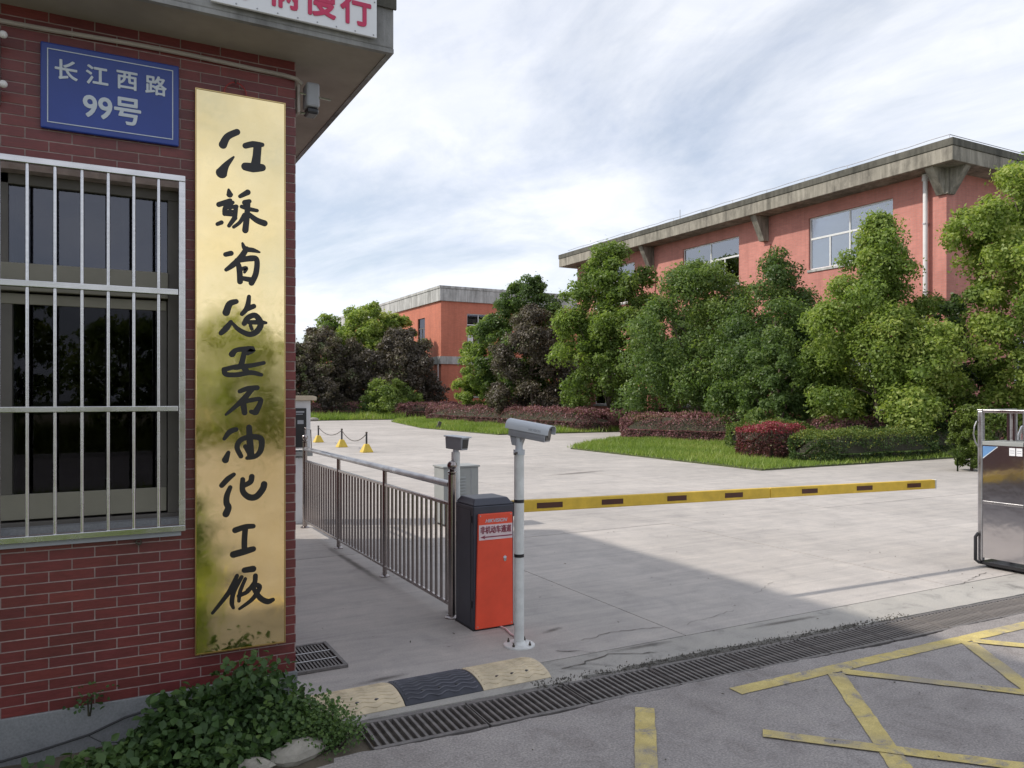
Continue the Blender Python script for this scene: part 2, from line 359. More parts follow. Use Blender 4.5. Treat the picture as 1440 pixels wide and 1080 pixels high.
def norm(a): return a / (np.linalg.norm(a, axis=1, keepdims=True) + 1e-9)
def leaf_mesh(name, P, N, L, W, tone, mat, rng, droop=.2, T=None):
    n = len(P); N = norm(N)
    if T is None: T = rng.normal(size=(n, 3))
    T = norm(T - N * (T * N).sum(1, keepdims=True)); B = np.cross(N, T)
    L = np.broadcast_to(L, (n,))[:, None]; W = np.broadcast_to(W, (n,))[:, None]
    a = P - T * L * .5; c = P + T * L * .5 - N * L * droop; b = P + B * W * .5 - T * L * .06; d = P - B * W * .5 - T * L * .06
    V = np.stack([a, b, c, d], 1).reshape(-1, 3); F = np.arange(4 * n).reshape(n, 4)
    return np_mesh(name, V, 4, F, mat, np.repeat(tone, 4))
def link_mesh(name, me, parent=None, kind=None, loc=(0, 0, 0)):
    o = bpy.data.objects.new(name, me); COL.objects.link(o); o.location = loc
    if parent is not None: o.parent = parent
    if kind: o['kind'] = kind
    WL[o.name] = Vector(loc); return o
def text(name, body, size, mat, parent, origin, rot=(R(90), 0, 0), bold=0, ext=.001, align='CENTER', shear=0, scale=(1, 1), space=1):
    """letters as a mesh; origin in world axes is the centre of the writing"""
    cu = bpy.data.curves.new(name, 'FONT'); cu.body = body; cu.size = size; cu.extrude = ext; cu.shear = shear; cu.space_character = space
    cu.resolution_u = 4
    t = bpy.data.objects.new(name, cu); COL.objects.link(t)
    bpy.context.view_layer.update()
    me = bpy.data.meshes.new_from_object(t.evaluated_get(bpy.context.evaluated_depsgraph_get()))
    bpy.data.objects.remove(t)
    n = len(me.vertices); co = np.empty(n * 3, np.float32); me.vertices.foreach_get('co', co); co = co.reshape(-1, 3)
    mid = (co[:, :2].min(0) + co[:, :2].max(0)) / 2; co[:, :2] -= mid; co[:, 0] *= scale[0]; co[:, 1] *= scale[1]
    if bold:                                               # heavier strokes: the letter laid over itself a little apart
        fc = [tuple(p.vertices) for p in me.polygons]; vs = []; fs = []
        for i, (a, b) in enumerate(((0, 0), (1, 0), (-1, 0), (0, 1), (0, -1), (.7, .7), (-.7, -.7), (.7, -.7), (-.7, .7))):
            vs += [(x + a * bold, y + b * bold, z + i * .00012) for x, y, z in co.tolist()]; fs += [tuple(v + i * n for v in f) for f in fc]
        me = bpy.data.meshes.new(name); me.from_pydata(vs, [], fs)
    else: me.vertices.foreach_set('co', co.ravel())
    me.materials.clear(); me.materials.append(mat); me.update(); me.name = name
    o = bpy.data.objects.new(name, me); COL.objects.link(o); o.rotation_euler = rot
    o.location = Vector(origin) - (WL[parent.name] if parent is not None else Vector())
    if parent is not None: o.parent = parent
    WL[o.name] = Vector(origin); return o
# ------------------------------------------------------------------ ground, yard, street
g = MB(); g.box(-400, 600, -300, 900, -.5, -.16); g.build('ground', M['verge'], kind='structure')
DR = R(-1.5)                                              # the drain runs a touch askew to the yard
def dl(x, off):                                           # y of a line beside the drain (off from its centre line)
    return 3.80 - (x - 1.23) * math.tan(R(1.5)) + off
yard = box('yard_joint_bed', -6, 60, 4.3, 125, -.15, -.012, M['joint'], kind='structure')
WL[yard.name] = Vector((0, 0, 0))
XJ = [.66 + 3.07 * i for i in range(-2, 12)]; YJ = [4.3, 8.2, 12.6, 17.2, 22.0, 27, 32, 37, 42.5, 48, 53.5]
for i in range(len(XJ) - 1):
    for j in range(len(YJ) - 1):
        x0, x1, y0, y1 = XJ[i] + .005, XJ[i + 1] - .005, YJ[j] + .005, YJ[j + 1] - .005
        if x1 < .97 and y1 < 13: continue
        m = M['walk'] if (x1 < 3.8 and y0 < 8.2) else M['yard']
        dz = random.uniform(-.0015, .0015)
        MB().box(x0, x1, y0, y1, -.05, dz).build('concrete_slab', M['yard'], yard)
box('far_road', 36.6, 60, 4.3, 125, -.05, -.001, M['yard'], kind='structure')
box('side_road', -6, 36.5, 53.51, 125, -.05, -.001, M['yard'], kind='structure')
# apron between yard and drain: ragged broken edge towards the drain
rnd = random.Random(3)
def ragged(x0, x1, f, amp, step=.03, seed=1):
    r = random.Random(seed); pts = []; x = x0; w = 0
    while x < x1:
        w = w * .82 + r.uniform(-1, 1) * .5
        a = amp(x) if callable(amp) else amp
        pts.append((x, f(x) + w * a)); x += step * r.uniform(.6, 1.4)
    pts.append((x1, f(x1))); return pts
def edge_amp(x): return .002 if x < 2.5 else (.022 if x < 5.2 else .006)
edge = ragged(.97, 16, lambda x: dl(x, .182 + (.04 if 2.6 < x < 5.0 else .0)), edge_amp, seed=4)
xs = [p[0] for p in edge]
MB().prism([(16, 4.292)] + [(.97, 4.292)] + edge, -.05, 0, 'z').build('apron', M['apron'], kind='structure')
box('broken_apron_bed', -.2, 16, 3.3, 4.3, -.14, -.03, M['debris'], kind='structure')
n = 1100; rg = np.random.default_rng(5)
X = rg.uniform(2.3, 5.6, n); Y = np.array([dl(x, .205) for x in X]) + rg.normal(0, .03, n) ; S = rg.uniform(.002, .009, n) * (rg.random(n) ** 1.5 + .45)
tet = np.array([(1, 0, -.7), (-.5, .87, -.7), (-.5, -.87, -.7), (0, 0, 1)])
ang = rg.uniform(0, 6.28, n); ca, sa = np.cos(ang), np.sin(ang)
V = np.stack([np.stack([tet[k, 0] * ca - tet[k, 1] * sa, tet[k, 0] * sa + tet[k, 1] * ca, np.full(n, tet[k, 2])], 1) for k in range(4)], 1) * S[:, None, None]
V[:, :, 0] += X[:, None]; V[:, :, 1] += Y[:, None]; V[:, :, 2] += .003
F = np.concatenate([np.arange(n)[:, None] * 4 + np.array(f) for f in ((0, 2, 1), (0, 1, 3), (1, 2, 3), (2, 0, 3))])
o = link_mesh('concrete_chips', np_mesh('concrete_chips', V.reshape(-1, 3), 3, F, M['debris']), kind='stuff')
setp(o, 'dark broken concrete chips along the ragged yard side of the drain', 'rubble')
# cracks in the yard concrete: recessed-looking thin strips of dirt
def crack(pts, w, label=None):
    m = MB(); r = random.Random(int(pts[0][0] * 100)); P = []
    for (a, b) in zip(pts[:-1], pts[1:]):
        k = max(2, int(math.dist(a, b) / .05))
        for q in range(k): t = q / k; P.append((a[0] + (b[0] - a[0]) * t + r.uniform(-.018, .018), a[1] + (b[1] - a[1]) * t + r.uniform(-.018, .018), w * r.uniform(.15, .8)))
    P.append((*pts[-1], w * .3))
    L = [(x, y + h, .005) for x, y, h in P]; Q = [(x, y - h, .005) for x, y, h in P]; n = len(P)
    m.add(L + Q, [(i, i + 1, n + i + 1, n + i) for i in range(n - 1)][::-1]); m.build('pavement_crack', M['joint'], kind='structure')
crack([(3.0, 4.55), (3.35, 4.6), (3.7, 4.52)], .006); crack([(2.72, 4.45), (2.95, 4.30)], .008); crack([(3.9, 4.5), (4.5, 4.62)], .003)
crack([(5.0, 4.9), (5.5, 5.15)], .003); crack([(2.5, 6.9), (3.3, 7.0), (3.72, 6.9)], .003); crack([(6.9, 4.28), (7.6, 4.45)], .006)
crack([(2.6, 4.12), (3.0, 4.22), (3.3, 4.1)], .008)

# street
ed = ragged(-14, 30, lambda x: dl(x, -.182 - (.030 * max(0, math.sin((x - 1.2) * 2.1)) if 1.2 < x < 6.5 else 0)), lambda x: .004 if x < 1 or x > 6 else .012, seed=9)
MB().prism([(-14, -16), (30, -16)] + ed[::-1], -.06, 0, 'z').build('street', M['street'], kind='structure')
box('far_kerb', -14, 30, -16.25, -16, -.1, .12, M['kerb'], bevel=.01, kind='structure')
box('far_verge', -60, 80, -70, -16.25, -.1, .08, M['dry_ground'], kind='structure')
MARKS = [((3.27, 3.345), (9, 3.24), .105), ((4.02, 3.27), (1.70, .30), .105), ((5.33, 3.25), (3.1, .40), .105), ((2.66, 3.40), (.6, .72), .105), ((6.65, 3.2), (4.4, .3), .125),
         ((4.08, 3.27), (6.6, .35), .09), ((2.98, 2.86), (5.2, .50), .09), ((5.38, 3.25), (8.0, .30), .105)]
for k, (a, b, w) in enumerate(MARKS):
    a, b = Vector(a), Vector(b); t = (b - a).normalized(); nn = Vector((-t.y, t.x)) * w / 2; z = .004 + k * .0006
    L = (b - a).length; q = int(L / .06); r = random.Random(k); m = MB(); vs = []
    for i in range(q + 1):
        p = a.lerp(b, i / q); vs += [(*(p + nn * r.uniform(.93, 1.05)), z), (*(p - nn * r.uniform(.93, 1.05)), z)]
    m.add(vs, [(2 * i, 2 * i + 1, 2 * i + 3, 2 * i + 2) for i in range(q)])
    m.build('yellow_road_line', M['mark'], kind='structure')

# ------------------------------------------------------------------ drain: cast-iron gratings, each can be lifted out
ca_, sa_ = math.cos(DR), math.sin(DR)
def D(x, y): return (1.23 + x * ca_ - y * sa_, 3.80 + x * sa_ + y * ca_)
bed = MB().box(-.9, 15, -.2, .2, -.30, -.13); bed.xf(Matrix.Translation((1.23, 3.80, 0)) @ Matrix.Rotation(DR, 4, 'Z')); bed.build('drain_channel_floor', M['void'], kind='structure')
GL = .62; NS = 15; PT = GL / NS
lab = ['lowest', 'second', 'third', 'fourth', 'fifth', 'sixth', 'seventh', 'eighth', 'ninth', 'tenth', 'eleventh', 'twelfth', 'thirteenth']
bar_me = None; proto = None
def make_grate():
    global bar_me
    t = thing('drain_grate', '', 'grate', (0, 0, 0))
    MB().box(.004, GL - .004, -.17, -.142, -.05, .0).box(.004, GL - .004, .142, .17, -.05, .0).box(.002, .0085, -.142, .142, -.05, -.001).box(GL - .0085, GL - .002, -.142, .142, -.05, -.001).build('grate_frame', M['iron'], t, bevel=.003, local=True)
    bar = MB().box(-.0085, .0085, -.1425, .1425, -.045, -.002); b0 = bar.build('bar', M['iron'], t, local=True, bevel=.002, seg=1)
    b0.location = (PT, 0, 0)
    for i in range(1, NS - 1):
        c = b0.copy(); COL.objects.link(c); c.parent = t; c.location = (PT * (i + 1), 0, random.uniform(-.001, .001))
    return t
lbl_g = ['end section of the long drain grating, beside the weeds at the wall foot', 'section of the drain grating below the yellow and black speed bump pieces', 'section of the drain grating below the pale speed bump end',
         'section of the drain grating just right of the speed bump, at the broken concrete', 'section of the drain grating midway, facing the short yellow road line', 'drain grating section before the shaded yard, left of the yellow box corner',
         'section of the drain grating at the left tip of the yellow border line', 'section of the drain grating behind the first yellow line crossing', 'section of the drain grating in the sunlight, left of the steel gate',
         'section of the drain grating nearest in front of the steel gate', 'section of the drain grating at the right edge of the photo']
xg = -.02
for k in range(11):
    o = make_grate() if k == 0 else copy_tree(proto)
    if k == 0: proto = o
    x, y = D(xg, 0); o.location = (x, y, random.uniform(-.004, 0)); o.rotation_euler = (0, 0, DR + random.uniform(-.003, .003))
    setp(o, lbl_g[k], 'grate', 'cast iron gratings of the drain'); xg += GL + .004
# raised iron lip on the street side of the first gratings
# small gully cover by the wall corner
t = thing('gully_cover', 'rusty square mesh gully cover in the walkway behind the brick corner', 'grate', (.98, 4.80, .006))
MB().box(.98, 1.43, 4.80, 4.825, .002, .02).box(.98, 1.43, 5.305, 5.33, .002, .02).box(1.405, 1.43, 4.825, 5.305, .002, .02).box(.98, .995, 4.825, 5.305, .002, .02).build('cover_frame', M['iron'], t, bevel=.002)
for i in range(2): box('cross_bar', .995, 1.405, 4.975 + .16 * i, 4.985 + .16 * i, .002, .0185, M['steel_dull'], t)
for i in range(18): box('bar', 1.0 + i * .0225, 1.0 + i * .0225 + .011, 4.825, 5.305, .002, .014, M['iron'], t)
box('painted_gully_shade', .98, 1.43, 4.8, 5.33, .0012, .0022, M['void'], kind='structure')  # black sheet on the paving paints the shade below the mesh

# ------------------------------------------------------------------ speed bump pieces
def bump_piece(x0, x1, mat, label, endcap=False):
    t = thing('speed_bump', label, 'speed bump', ((x0 + x1) / 2, 4.225, 0), 0, 'rubber speed bump pieces')
    n = 14; y0, y1 = 4.045, 4.405
    prof = [(y0 + (y1 - y0) * i / n, .006 + .046 * math.sin(math.pi * i / n) ** .7 if 0 < i < n else .004) for i in range(n + 1)]
    MB().prism([(y, z) for y, z in prof] + [(y1, .001), (y0, .001)], x0 + .003, x1 - .003, 'x').build('rubber_body', mat, t, smooth=True)
    m = MB()
    for k in range(9):                                     # wavy ribs across the crown
        yc = y0 + .03 + k * .037; pts = []
        for i in range(25):
            x = x0 + .02 + (x1 - x0 - .04) * i / 24; y = yc + .010 * math.sin(i * math.pi * 2 / 6)
            u = (y - y0) / (y1 - y0); pts.append((x, y, .006 + .046 * math.sin(math.pi * min(max(u, .02), .98)) ** .7 + .0005))
        m.tube(pts, .0048, 5)
    m.build('wavy_rib', M['rib_wear'] if mat == M['rubber'] else M['rubber_y'], t)
    for sx_ in (.28, .5, .72):
        x = x0 + (x1 - x0) * sx_; y = y0 + .08
        MB().lathe([(.014, 0), (.014, .006), (.009, .009)], (x, y, .033), 8).build('bolt', M['black'], t)
bump_piece(1.03, 1.525, M['rubber_y'], 'faded yellow speed bump piece left of the black one, scuffed')
bump_piece(1.525, 2.0, M['rubber'], 'black rubber speed bump piece in the middle between two yellow ones')
bump_piece(2.0, 2.46, M['rubber_y'], 'faded yellow speed bump piece right of the black one, below the camera pole')
t = thing('speed_bump', 'short rounded black end piece of the speed bump beside the weeds', 'speed bump', (.99, 4.2, 0), 0, 'rubber speed bump pieces')
MB().prism([(4.045 + .36 * i / 10, .004 + .05 * math.sin(math.pi * i / 10)) for i in range(11)], .975, 1.026, 'x').build('rubber_body', M['rubber'], t, smooth=True)
for k in range(4): MB().tube([(1.0, 4.10 + k * .05, .05 - .012 * abs(k - 2)), (1.02, 4.10 + k * .05, .045 - .012 * abs(k - 2))], .006, 5).build('rib', M['rubber'], t)

# ------------------------------------------------------------------ guardhouse
gh = thing('guardhouse', 'dark red brick guardhouse with barred window and overhanging concrete roof slab', 'guardhouse', (.97, 4.23, 0))
WX0, WX1, WZ0, WZ1 = -1.05, .40, 1.06, 2.737                # window opening
wall = MB().box(-3, WX0, 4.2235, 4.45, .235, 3.48).box(WX1, .9695, 4.2235, 4.45, .235, 3.48).box(WX0, WX1, 4.2235, 4.45, .235, WZ0).box(WX0, WX1, 4.2235, 4.45, WZ1, 3.48) \
        .box(.745, .9695, 4.45, 10, .235, 3.48).box(-3, .745, 9.8, 10, .235, 3.48).box(-3, -2.8, 4.45, 9.8, .235, 3.48).build('wall', M['mortar'], gh)
box('plinth', -3, .978, 4.212, 10.02, -.15, .235, M['plinth'], gh, bevel=.004)
PW, PH = .1886, .0500
cache = {}
def brick(x0, x1, z, y=4.22):
    w = round(x1 - x0, 3)
    if w < .012: return
    if w not in cache:
        m = MB().box(-w / 2, w / 2, 0, .008, .0, PH - .0058); me = bpy.data.meshes.new('brick'); me.from_pydata(m.v, [], m.f); me.materials.append(M['brick']); cache[w] = me
    o = bpy.data.objects.new('brick', cache[w]); COL.objects.link(o); o.parent = wall
    o.location = Vector(((x0 + x1) / 2, y + random.uniform(-.0008, .0008), z)) - WL[wall.name]
rest = MB(); nb = 0
SIGNS = [(.471, .9035, .41, 3.235), (-.197, .392, 2.937, 3.335)]
row = 0; z = .237
while z + PH < 3.49:
    off = PW / 2 if row % 2 else 0
    k0 = int((-3 - .97) / PW) - 1
    for k in range(k0, 1):
        a = .97 + k * PW + off; b = a + PW - .006
        a, b = max(a, -3), min(b, .97)
        segs = [(a, b)]
        if z + PH - .008 > WZ0 and z < WZ1: segs = [(a, min(b, WX0)), (max(a, WX1), b)]
        for p, q in segs:
            if q - p < .012: continue
            hid = any(p > s0 and q < s1 and z > s2 and z + PH < s3 for s0, s1, s2, s3 in SIGNS)
            if q < -.40 or hid: rest.box(p, q, 4.22, 4.228, z, z + PH - .0058)
            else: brick(p, q, z); nb += 1
    # side wall and back wall, joined
    yy = 4.235 + (PW / 2 if row % 2 else 0)
    while yy < 10: rest.box(.962, .9725, yy, min(yy + PW - .008, 10), z, z + PH - .0058); yy += PW
    row += 1; z += PH
o = rest.build('brick', M['brick'], wall, kind='stuff'); print('bricks', nb)
# roof slab
slab = MB().box(-3.4, 1.36, 3.89, 10.4, 3.48, 3.50).build('soffit', M['soffit'], gh)
MB().box(-3.4, 1.39, 3.86, 10.42, 3.50, 3.90).build('roof_slab', M['fascia_near'], gh, bevel=.006)
MB().box(-3.4, 1.39, 3.86, 3.89, 3.476, 3.499).box(1.36, 1.39, 3.89, 10.42, 3.476, 3.499).build('drip_edge', M['fascia_near'], gh)
MB().box(-3.4, 1.40, 3.845, 3.859, 3.70, 3.90).build('fascia_flashing', M['conc_cap'], gh)
# room behind the window
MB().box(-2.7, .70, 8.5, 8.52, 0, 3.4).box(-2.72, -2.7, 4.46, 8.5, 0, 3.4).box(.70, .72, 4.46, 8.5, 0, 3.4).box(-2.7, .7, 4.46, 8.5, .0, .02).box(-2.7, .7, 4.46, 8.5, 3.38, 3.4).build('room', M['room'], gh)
w = MB().box(WX0, WX1, 4.30, 4.36, WZ0, WZ0 + .05).box(WX0, WX1, 4.30, 4.36, WZ1 - .05, WZ1).box(WX0, WX0 + .05, 4.30, 4.36, WZ0 + .05, WZ1 - .05).box(WX1 - .05, WX1, 4.30, 4.36, WZ0 + .05, WZ1 - .05).build('window', M['frame_dark'], gh, bevel=.003)
box('transom', WX0 + .05, WX1 - .05, 4.285, 4.36, 2.24, 2.32, M['frame_cream'], w, bevel=.003)
box('track', WX0 + .05, WX1 - .05, 4.29, 4.36, 2.19, 2.215, M['frame_cream'], w, bevel=.003)
for x0, x1, y in ((-.36, .345, 4.312), (-1.0, -.30, 4.335)):
    box('bottom_rail', x0, x1, y, y + .02, 1.12, 1.24, M['frame_cream'], w, bevel=.003); box('top_rail', x0, x1, y, y + .02, 2.13, 2.18, M['frame_cream'], w, bevel=.003)
    box('stile', x0, x0 + .045, y, y + .02, 1.241, 2.129, M['frame_dark'], w); box('stile', x1 - .04, x1, y, y + .02, 1.241, 2.129, M['frame_dark'], w)
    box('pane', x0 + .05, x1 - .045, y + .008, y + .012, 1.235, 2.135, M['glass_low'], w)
MB().box(-1.0, -.37, 4.325, 4.331, 2.32, 2.687).build('pane', M['glass'], w); MB().box(-.33, .35, 4.325, 4.331, 2.32, 2.687).build('pane', M['glass'], w)
box('mullion', -.37, -.33, 4.30, 4.345, 2.32, 2.74, M['frame_dark'], w)
box('sill', WX0, WX1, 4.232, 4.30, WZ0 + .001, WZ0 + .03, M['plinth'], w)
MB().box(.14, .165, 4.338, 4.35, 2.32, 2.687).box(-.05, -.02, 4.338, 4.35, 2.32, 2.687).build('mullion', M['frame_dark'], w)
m = MB()
for x0, x1 in ((-1.0, -.30), (.30, .35)):
    n = int((x1 - x0) / .012); vs = []
    for i in range(n + 1): vs += [(x0 + (x1 - x0) * i / n, 4.42 + .012 * math.sin(i * 1.3), 1.12), (x0 + (x1 - x0) * i / n, 4.42 + .012 * math.sin(i * 1.3), 2.66)]
    m.add(vs, [(2 * i, 2 * i + 2, 2 * i + 3, 2 * i + 1) for i in range(n)])
m.build('curtain', M['curtain'], w)
# dim furniture inside: a table with a thermos, so the dark is not empty
tb = thing('desk', 'dim desk inside the guardhouse behind the barred window', 'desk', (-.1, 5.4, .02)); box('desk_top', -.8, .55, 5.1, 5.7, .95, .99, M['frame_cream'], tb)
for x in (-.75, .48): box('leg', x, x + .05, 5.15, 5.65, .02, .95, M['frame_dark'], tb)
# window guard
wg = MB().box(-1.15, .418, 4.155, 4.185, 2.755, 2.785).box(-1.15, .418, 4.155, 4.185, 1.035, 1.065).box(-1.15, .385, 4.155, 4.185, 2.195, 2.225).box(-1.15, .385, 4.155, 4.185, 1.625, 1.652).box(.388, .418, 4.156, 4.186, 1.065, 2.755).build('window_guard', M['steel'], gh, bevel=.003)
MB().box(.392, .412, 4.186, 4.225, 2.70, 2.72).box(.392, .412, 4.186, 4.225, 1.1, 1.12).box(.392, .412, 4.186, 4.225, 1.9, 1.92).box(-.6, -.58, 4.186, 4.225, 1.04, 1.06).box(-.6, -.58, 4.186, 4.225, 2.76, 2.78).build('bracket', M['steel'], wg)
for i in range(13):
    x = .298 - i * .109; MB().tube([(x, 4.17, 1.05), (x, 4.17, 2.77)], .0085, 10).build('bar', M['steel'], wg, smooth=True)
box('guard_tray', -1.15, .40, 4.175, 4.222, 1.012, 1.034, M['cam_mid'], gh)

# ------------------------------------------------------------------ signs on the guardhouse
t = thing('street_number_sign', 'blue enamel street number sign with white characters above the barred window', 'sign', (.1, 4.21, 3.13))
box('plate', -.197, .392, 4.194, 4.216, 2.937, 3.335, M['blue'], t, bevel=.006)
MB().box(-.17, .365, 4.191, 4.1935, 2.965, 2.969).box(-.17, .365, 4.191, 4.1935, 3.303, 3.307).box(-.17, -.166, 4.191, 4.1935, 2.969, 3.303).box(.361, .365, 4.191, 4.1935, 2.969, 3.303).build('border_line', M['sign_white'], t)
for i, ch in enumerate('长江西路'): text('lettering', ch, .098, M['sign_white'], t, (-.093 + i * .127, 4.1925, 3.218), bold=.0022)
text('lettering', '99号', .142, M['sign_white'], t, (.098, 4.1925, 3.07), bold=.003, scale=(.9, 1))
t = thing('slow_down_board', 'white board with red characters on the guardhouse roof fascia', 'sign', (.89, 3.85, 3.66))
box('board', .493, 1.288, 3.828, 3.844, 3.522, 3.83, M['board_white'], t, bevel=.002)
for i, ch in enumerate('车辆慢行'): text('lettering', ch, .185, M['red_text'], t, (.635 + i * .181, 3.826, 3.655), bold=.0045, scale=(.88, 1.05))
for i in range(9): MB().ball((.51 + i * .095, 3.827, 3.533), .004, 8, 4, (1, .5, 1)).build('rivet', M['cam_mid'], t)
MB().ball((1.276, 3.827, 3.7), .004, 8, 4, (1, .5, 1)).build('rivet', M['cam_mid'], t)
CHARS = [[[(0.6658,3.0498,0.0135),(0.6193,3.0185,0.0145),(0.5967,2.9736,0.0176)],[(0.6489,2.9192,0.0042),(0.6124,2.8725,0.0135),(0.5908,2.8312,0.0248)],[(0.7058,2.9851,0.0126),(0.7442,2.9993,0.0137),(0.7901,3.0032,0.0095)],[(0.7666,2.9943,0.0179),(0.7625,2.941,0.0179),(0.7564,2.8927,0.0211)],[(0.7058,2.8783,0.0178),(0.7442,2.8784,0.021),(0.7901,2.8848,0.0159)]],[[(0.6242,2.7497,0.0052),(0.6292,2.7265,0.0145)],[(0.6798,2.7222,0.0084),(0.7179,2.7478,0.0126)],[(0.5772,2.6685,0.0113),(0.6046,2.681,0.0114),(0.6321,2.6957,0.0093)],[(0.7038,2.6927,0.0126),(0.726,2.7027,0.0094)],[(0.644,2.6867,0.0083),(0.6095,2.6578,0.0104),(0.6046,2.6241,0.0093)],[(0.6095,2.6557,0.0072),(0.6618,2.668,0.0094)],[(0.6046,2.6241,0.0083),(0.6559,2.6257,0.0094)],[(0.6599,2.6678,0.0094),(0.6559,2.6184,0.0094)],[(0.6321,2.6604,0.0062),(0.6301,2.6259,0.0062)],[(0.6095,2.6402,0.0052),(0.6559,2.6444,0.0052)],[(0.6539,2.6088,0.0114),(0.6262,2.5664,0.0083)],[(0.5704,2.5688,0.0082),(0.5899,2.5791,0.0093)],[(0.6489,2.5625,0.0073),(0.6788,2.5896,0.0083),(0.7018,2.6286,0.0105)],[(0.6878,2.671,0.0084),(0.724,2.6626,0.0094),(0.7645,2.6587,0.0074)],[(0.7189,2.6913,0.0105),(0.7119,2.6088,0.0126),(0.7058,2.5516,0.0136)],[(0.722,2.6361,0.0094),(0.7625,2.609,0.0126),(0.8014,2.5972,0.0138)]],[[(0.6918,2.4833,0.0052),(0.7058,2.4563,0.0115),(0.7442,2.4524,0.0105),(0.7768,2.4447,0.0042)],[(0.7119,2.4569,0.0115),(0.6818,2.4072,0.0136),(0.644,2.3676,0.0125),(0.6124,2.3413,0.0083)],[(0.6095,2.4187,0.0104),(0.6361,2.4272,0.0114)],[(0.6618,2.3951,0.0083),(0.6758,2.3545,0.0125),(0.6798,2.2859,0.0125)],[(0.6738,2.394,0.0104),(0.7341,2.4095,0.0137),(0.7625,2.4034,0.0116),(0.7584,2.3346,0.0126),(0.7361,2.2825,0.0126)],[(0.6838,2.3499,0.0084),(0.7099,2.3572,0.0094),(0.7018,2.3356,0.0063)],[(0.6838,2.305,0.0094),(0.7361,2.2983,0.0126)]],[[(0.6606,2.1831,0.0113),(0.6293,2.1691,0.0141),(0.6124,2.1242,0.0159)],[(0.6356,2.0785,0.0084),(0.6142,2.0466,0.014),(0.5876,2.0185,0.0103)],[(0.724,2.2123,0.0085),(0.7149,2.155,0.0123),(0.6895,2.1206,0.0094)],[(0.7469,2.1634,0.0114),(0.7103,2.1453,0.0114)],[(0.6427,2.0713,0.0066),(0.6741,2.0397,0.0104),(0.724,2.018,0.0123),(0.7625,2.0338,0.0133),(0.7828,2.0756,0.0134),(0.756,2.1163,0.0124),(0.7194,2.1031,0.0123),(0.7004,2.072,0.0113)],[(0.724,2.0796,0.0095),(0.7791,2.0821,0.0114),(0.8087,2.0806,0.0067)],[(0.7313,2.0638,0.0076),(0.7386,2.0452,0.0076)]],[[(0.6409,1.9136,0.0141),(0.6651,1.9358,0.0104),(0.7423,1.9427,0.0133),(0.7167,1.9193,0.0095)],[(0.7013,1.9302,0.0104),(0.6832,1.8562,0.0123),(0.6517,1.8443,0.0094)],[(0.6027,1.8341,0.0112),(0.6606,1.8501,0.0103),(0.7331,1.8571,0.0104),(0.7976,1.8726,0.0086)],[(0.6036,1.8304,0.0112),(0.6115,1.8109,0.0112),(0.6606,1.8087,0.0113),(0.7331,1.821,0.0114),(0.7846,1.8103,0.0086)],[(0.6922,1.8563,0.0132),(0.7149,1.8208,0.0123)]],[[(0.6786,1.7241,0.0094),(0.7149,1.7384,0.0114),(0.7643,1.7434,0.0114)],[(0.7377,1.7337,0.0114),(0.6877,1.675,0.0123),(0.6115,1.6061,0.0056)],[(0.6949,1.6675,0.0132),(0.7022,1.6145,0.0123)],[(0.6967,1.6703,0.0094),(0.7331,1.6787,0.0104),(0.7809,1.6843,0.0095),(0.7754,1.6528,0.0114),(0.7569,1.6177,0.0143)],[(0.735,1.6199,0.0095),(0.7514,1.614,0.0114)]],[[(0.6606,1.5302,0.0103),(0.6293,1.5178,0.0122),(0.6027,1.4828,0.0075)],[(0.6231,1.413,0.0084),(0.6089,1.3761,0.015)],[(0.724,1.5394,0.0123),(0.7286,1.4682,0.0142),(0.7331,1.3921,0.0161)],[(0.6841,1.392,0.0104),(0.6651,1.4398,0.0113),(0.6859,1.4769,0.0113),(0.7423,1.4906,0.0123),(0.7846,1.4762,0.0134),(0.7828,1.4209,0.0124),(0.756,1.3894,0.0105),(0.7149,1.3815,0.0085)],[(0.7058,1.4423,0.0095),(0.7258,1.4038,0.0104)]],[[(0.6499,1.3006,0.0085),(0.6204,1.2786,0.0122),(0.5912,1.2474,0.0112)],[(0.632,1.2358,0.0094),(0.616,1.1946,0.0122),(0.6142,1.1573,0.0131),(0.6231,1.1333,0.014),(0.6115,1.1013,0.015)],[(0.7377,1.285,0.0123),(0.7313,1.2588,0.0123),(0.7013,1.2414,0.0104)],[(0.6931,1.273,0.0104),(0.6931,1.2135,0.0123),(0.724,1.1805,0.0142),(0.7606,1.1811,0.0143),(0.792,1.2174,0.0143),(0.7994,1.2428,0.0143)]],[[(0.6562,1.0154,0.0132),(0.7058,1.0284,0.0123),(0.745,1.0291,0.0105)],[(0.7058,1.0236,0.0123),(0.7013,0.9626,0.0123),(0.7013,0.9153,0.0123)],[(0.6472,0.8922,0.015),(0.6967,0.9016,0.0151),(0.745,0.9112,0.0124)]],[[(0.7013,0.8066,0.0123),(0.7441,0.8087,0.0143)],[(0.6651,0.7822,0.0085),(0.6383,0.7241,0.0113),(0.616,0.6893,0.0103),(0.5472,0.6067,0.0065)],[(0.6877,0.7731,0.0085),(0.6499,0.704,0.0103),(0.64,0.6489,0.0103),(0.6472,0.6198,0.0066)],[(0.7058,0.7617,0.0076),(0.6805,0.7004,0.0085),(0.6741,0.6521,0.0075)],[(0.6714,0.6779,0.0075),(0.7149,0.6944,0.0095),(0.7469,0.7324,0.0095)],[(0.756,0.7723,0.0105),(0.7496,0.7302,0.0105),(0.7167,0.7008,0.0085)],[(0.756,0.7247,0.0114),(0.7772,0.7099,0.0105),(0.7423,0.655,0.0095),(0.6768,0.6113,0.0057)],[(0.7469,0.7067,0.0095),(0.7791,0.6553,0.0124),(0.8162,0.6315,0.0125),(0.8442,0.6376,0.0087)]]]
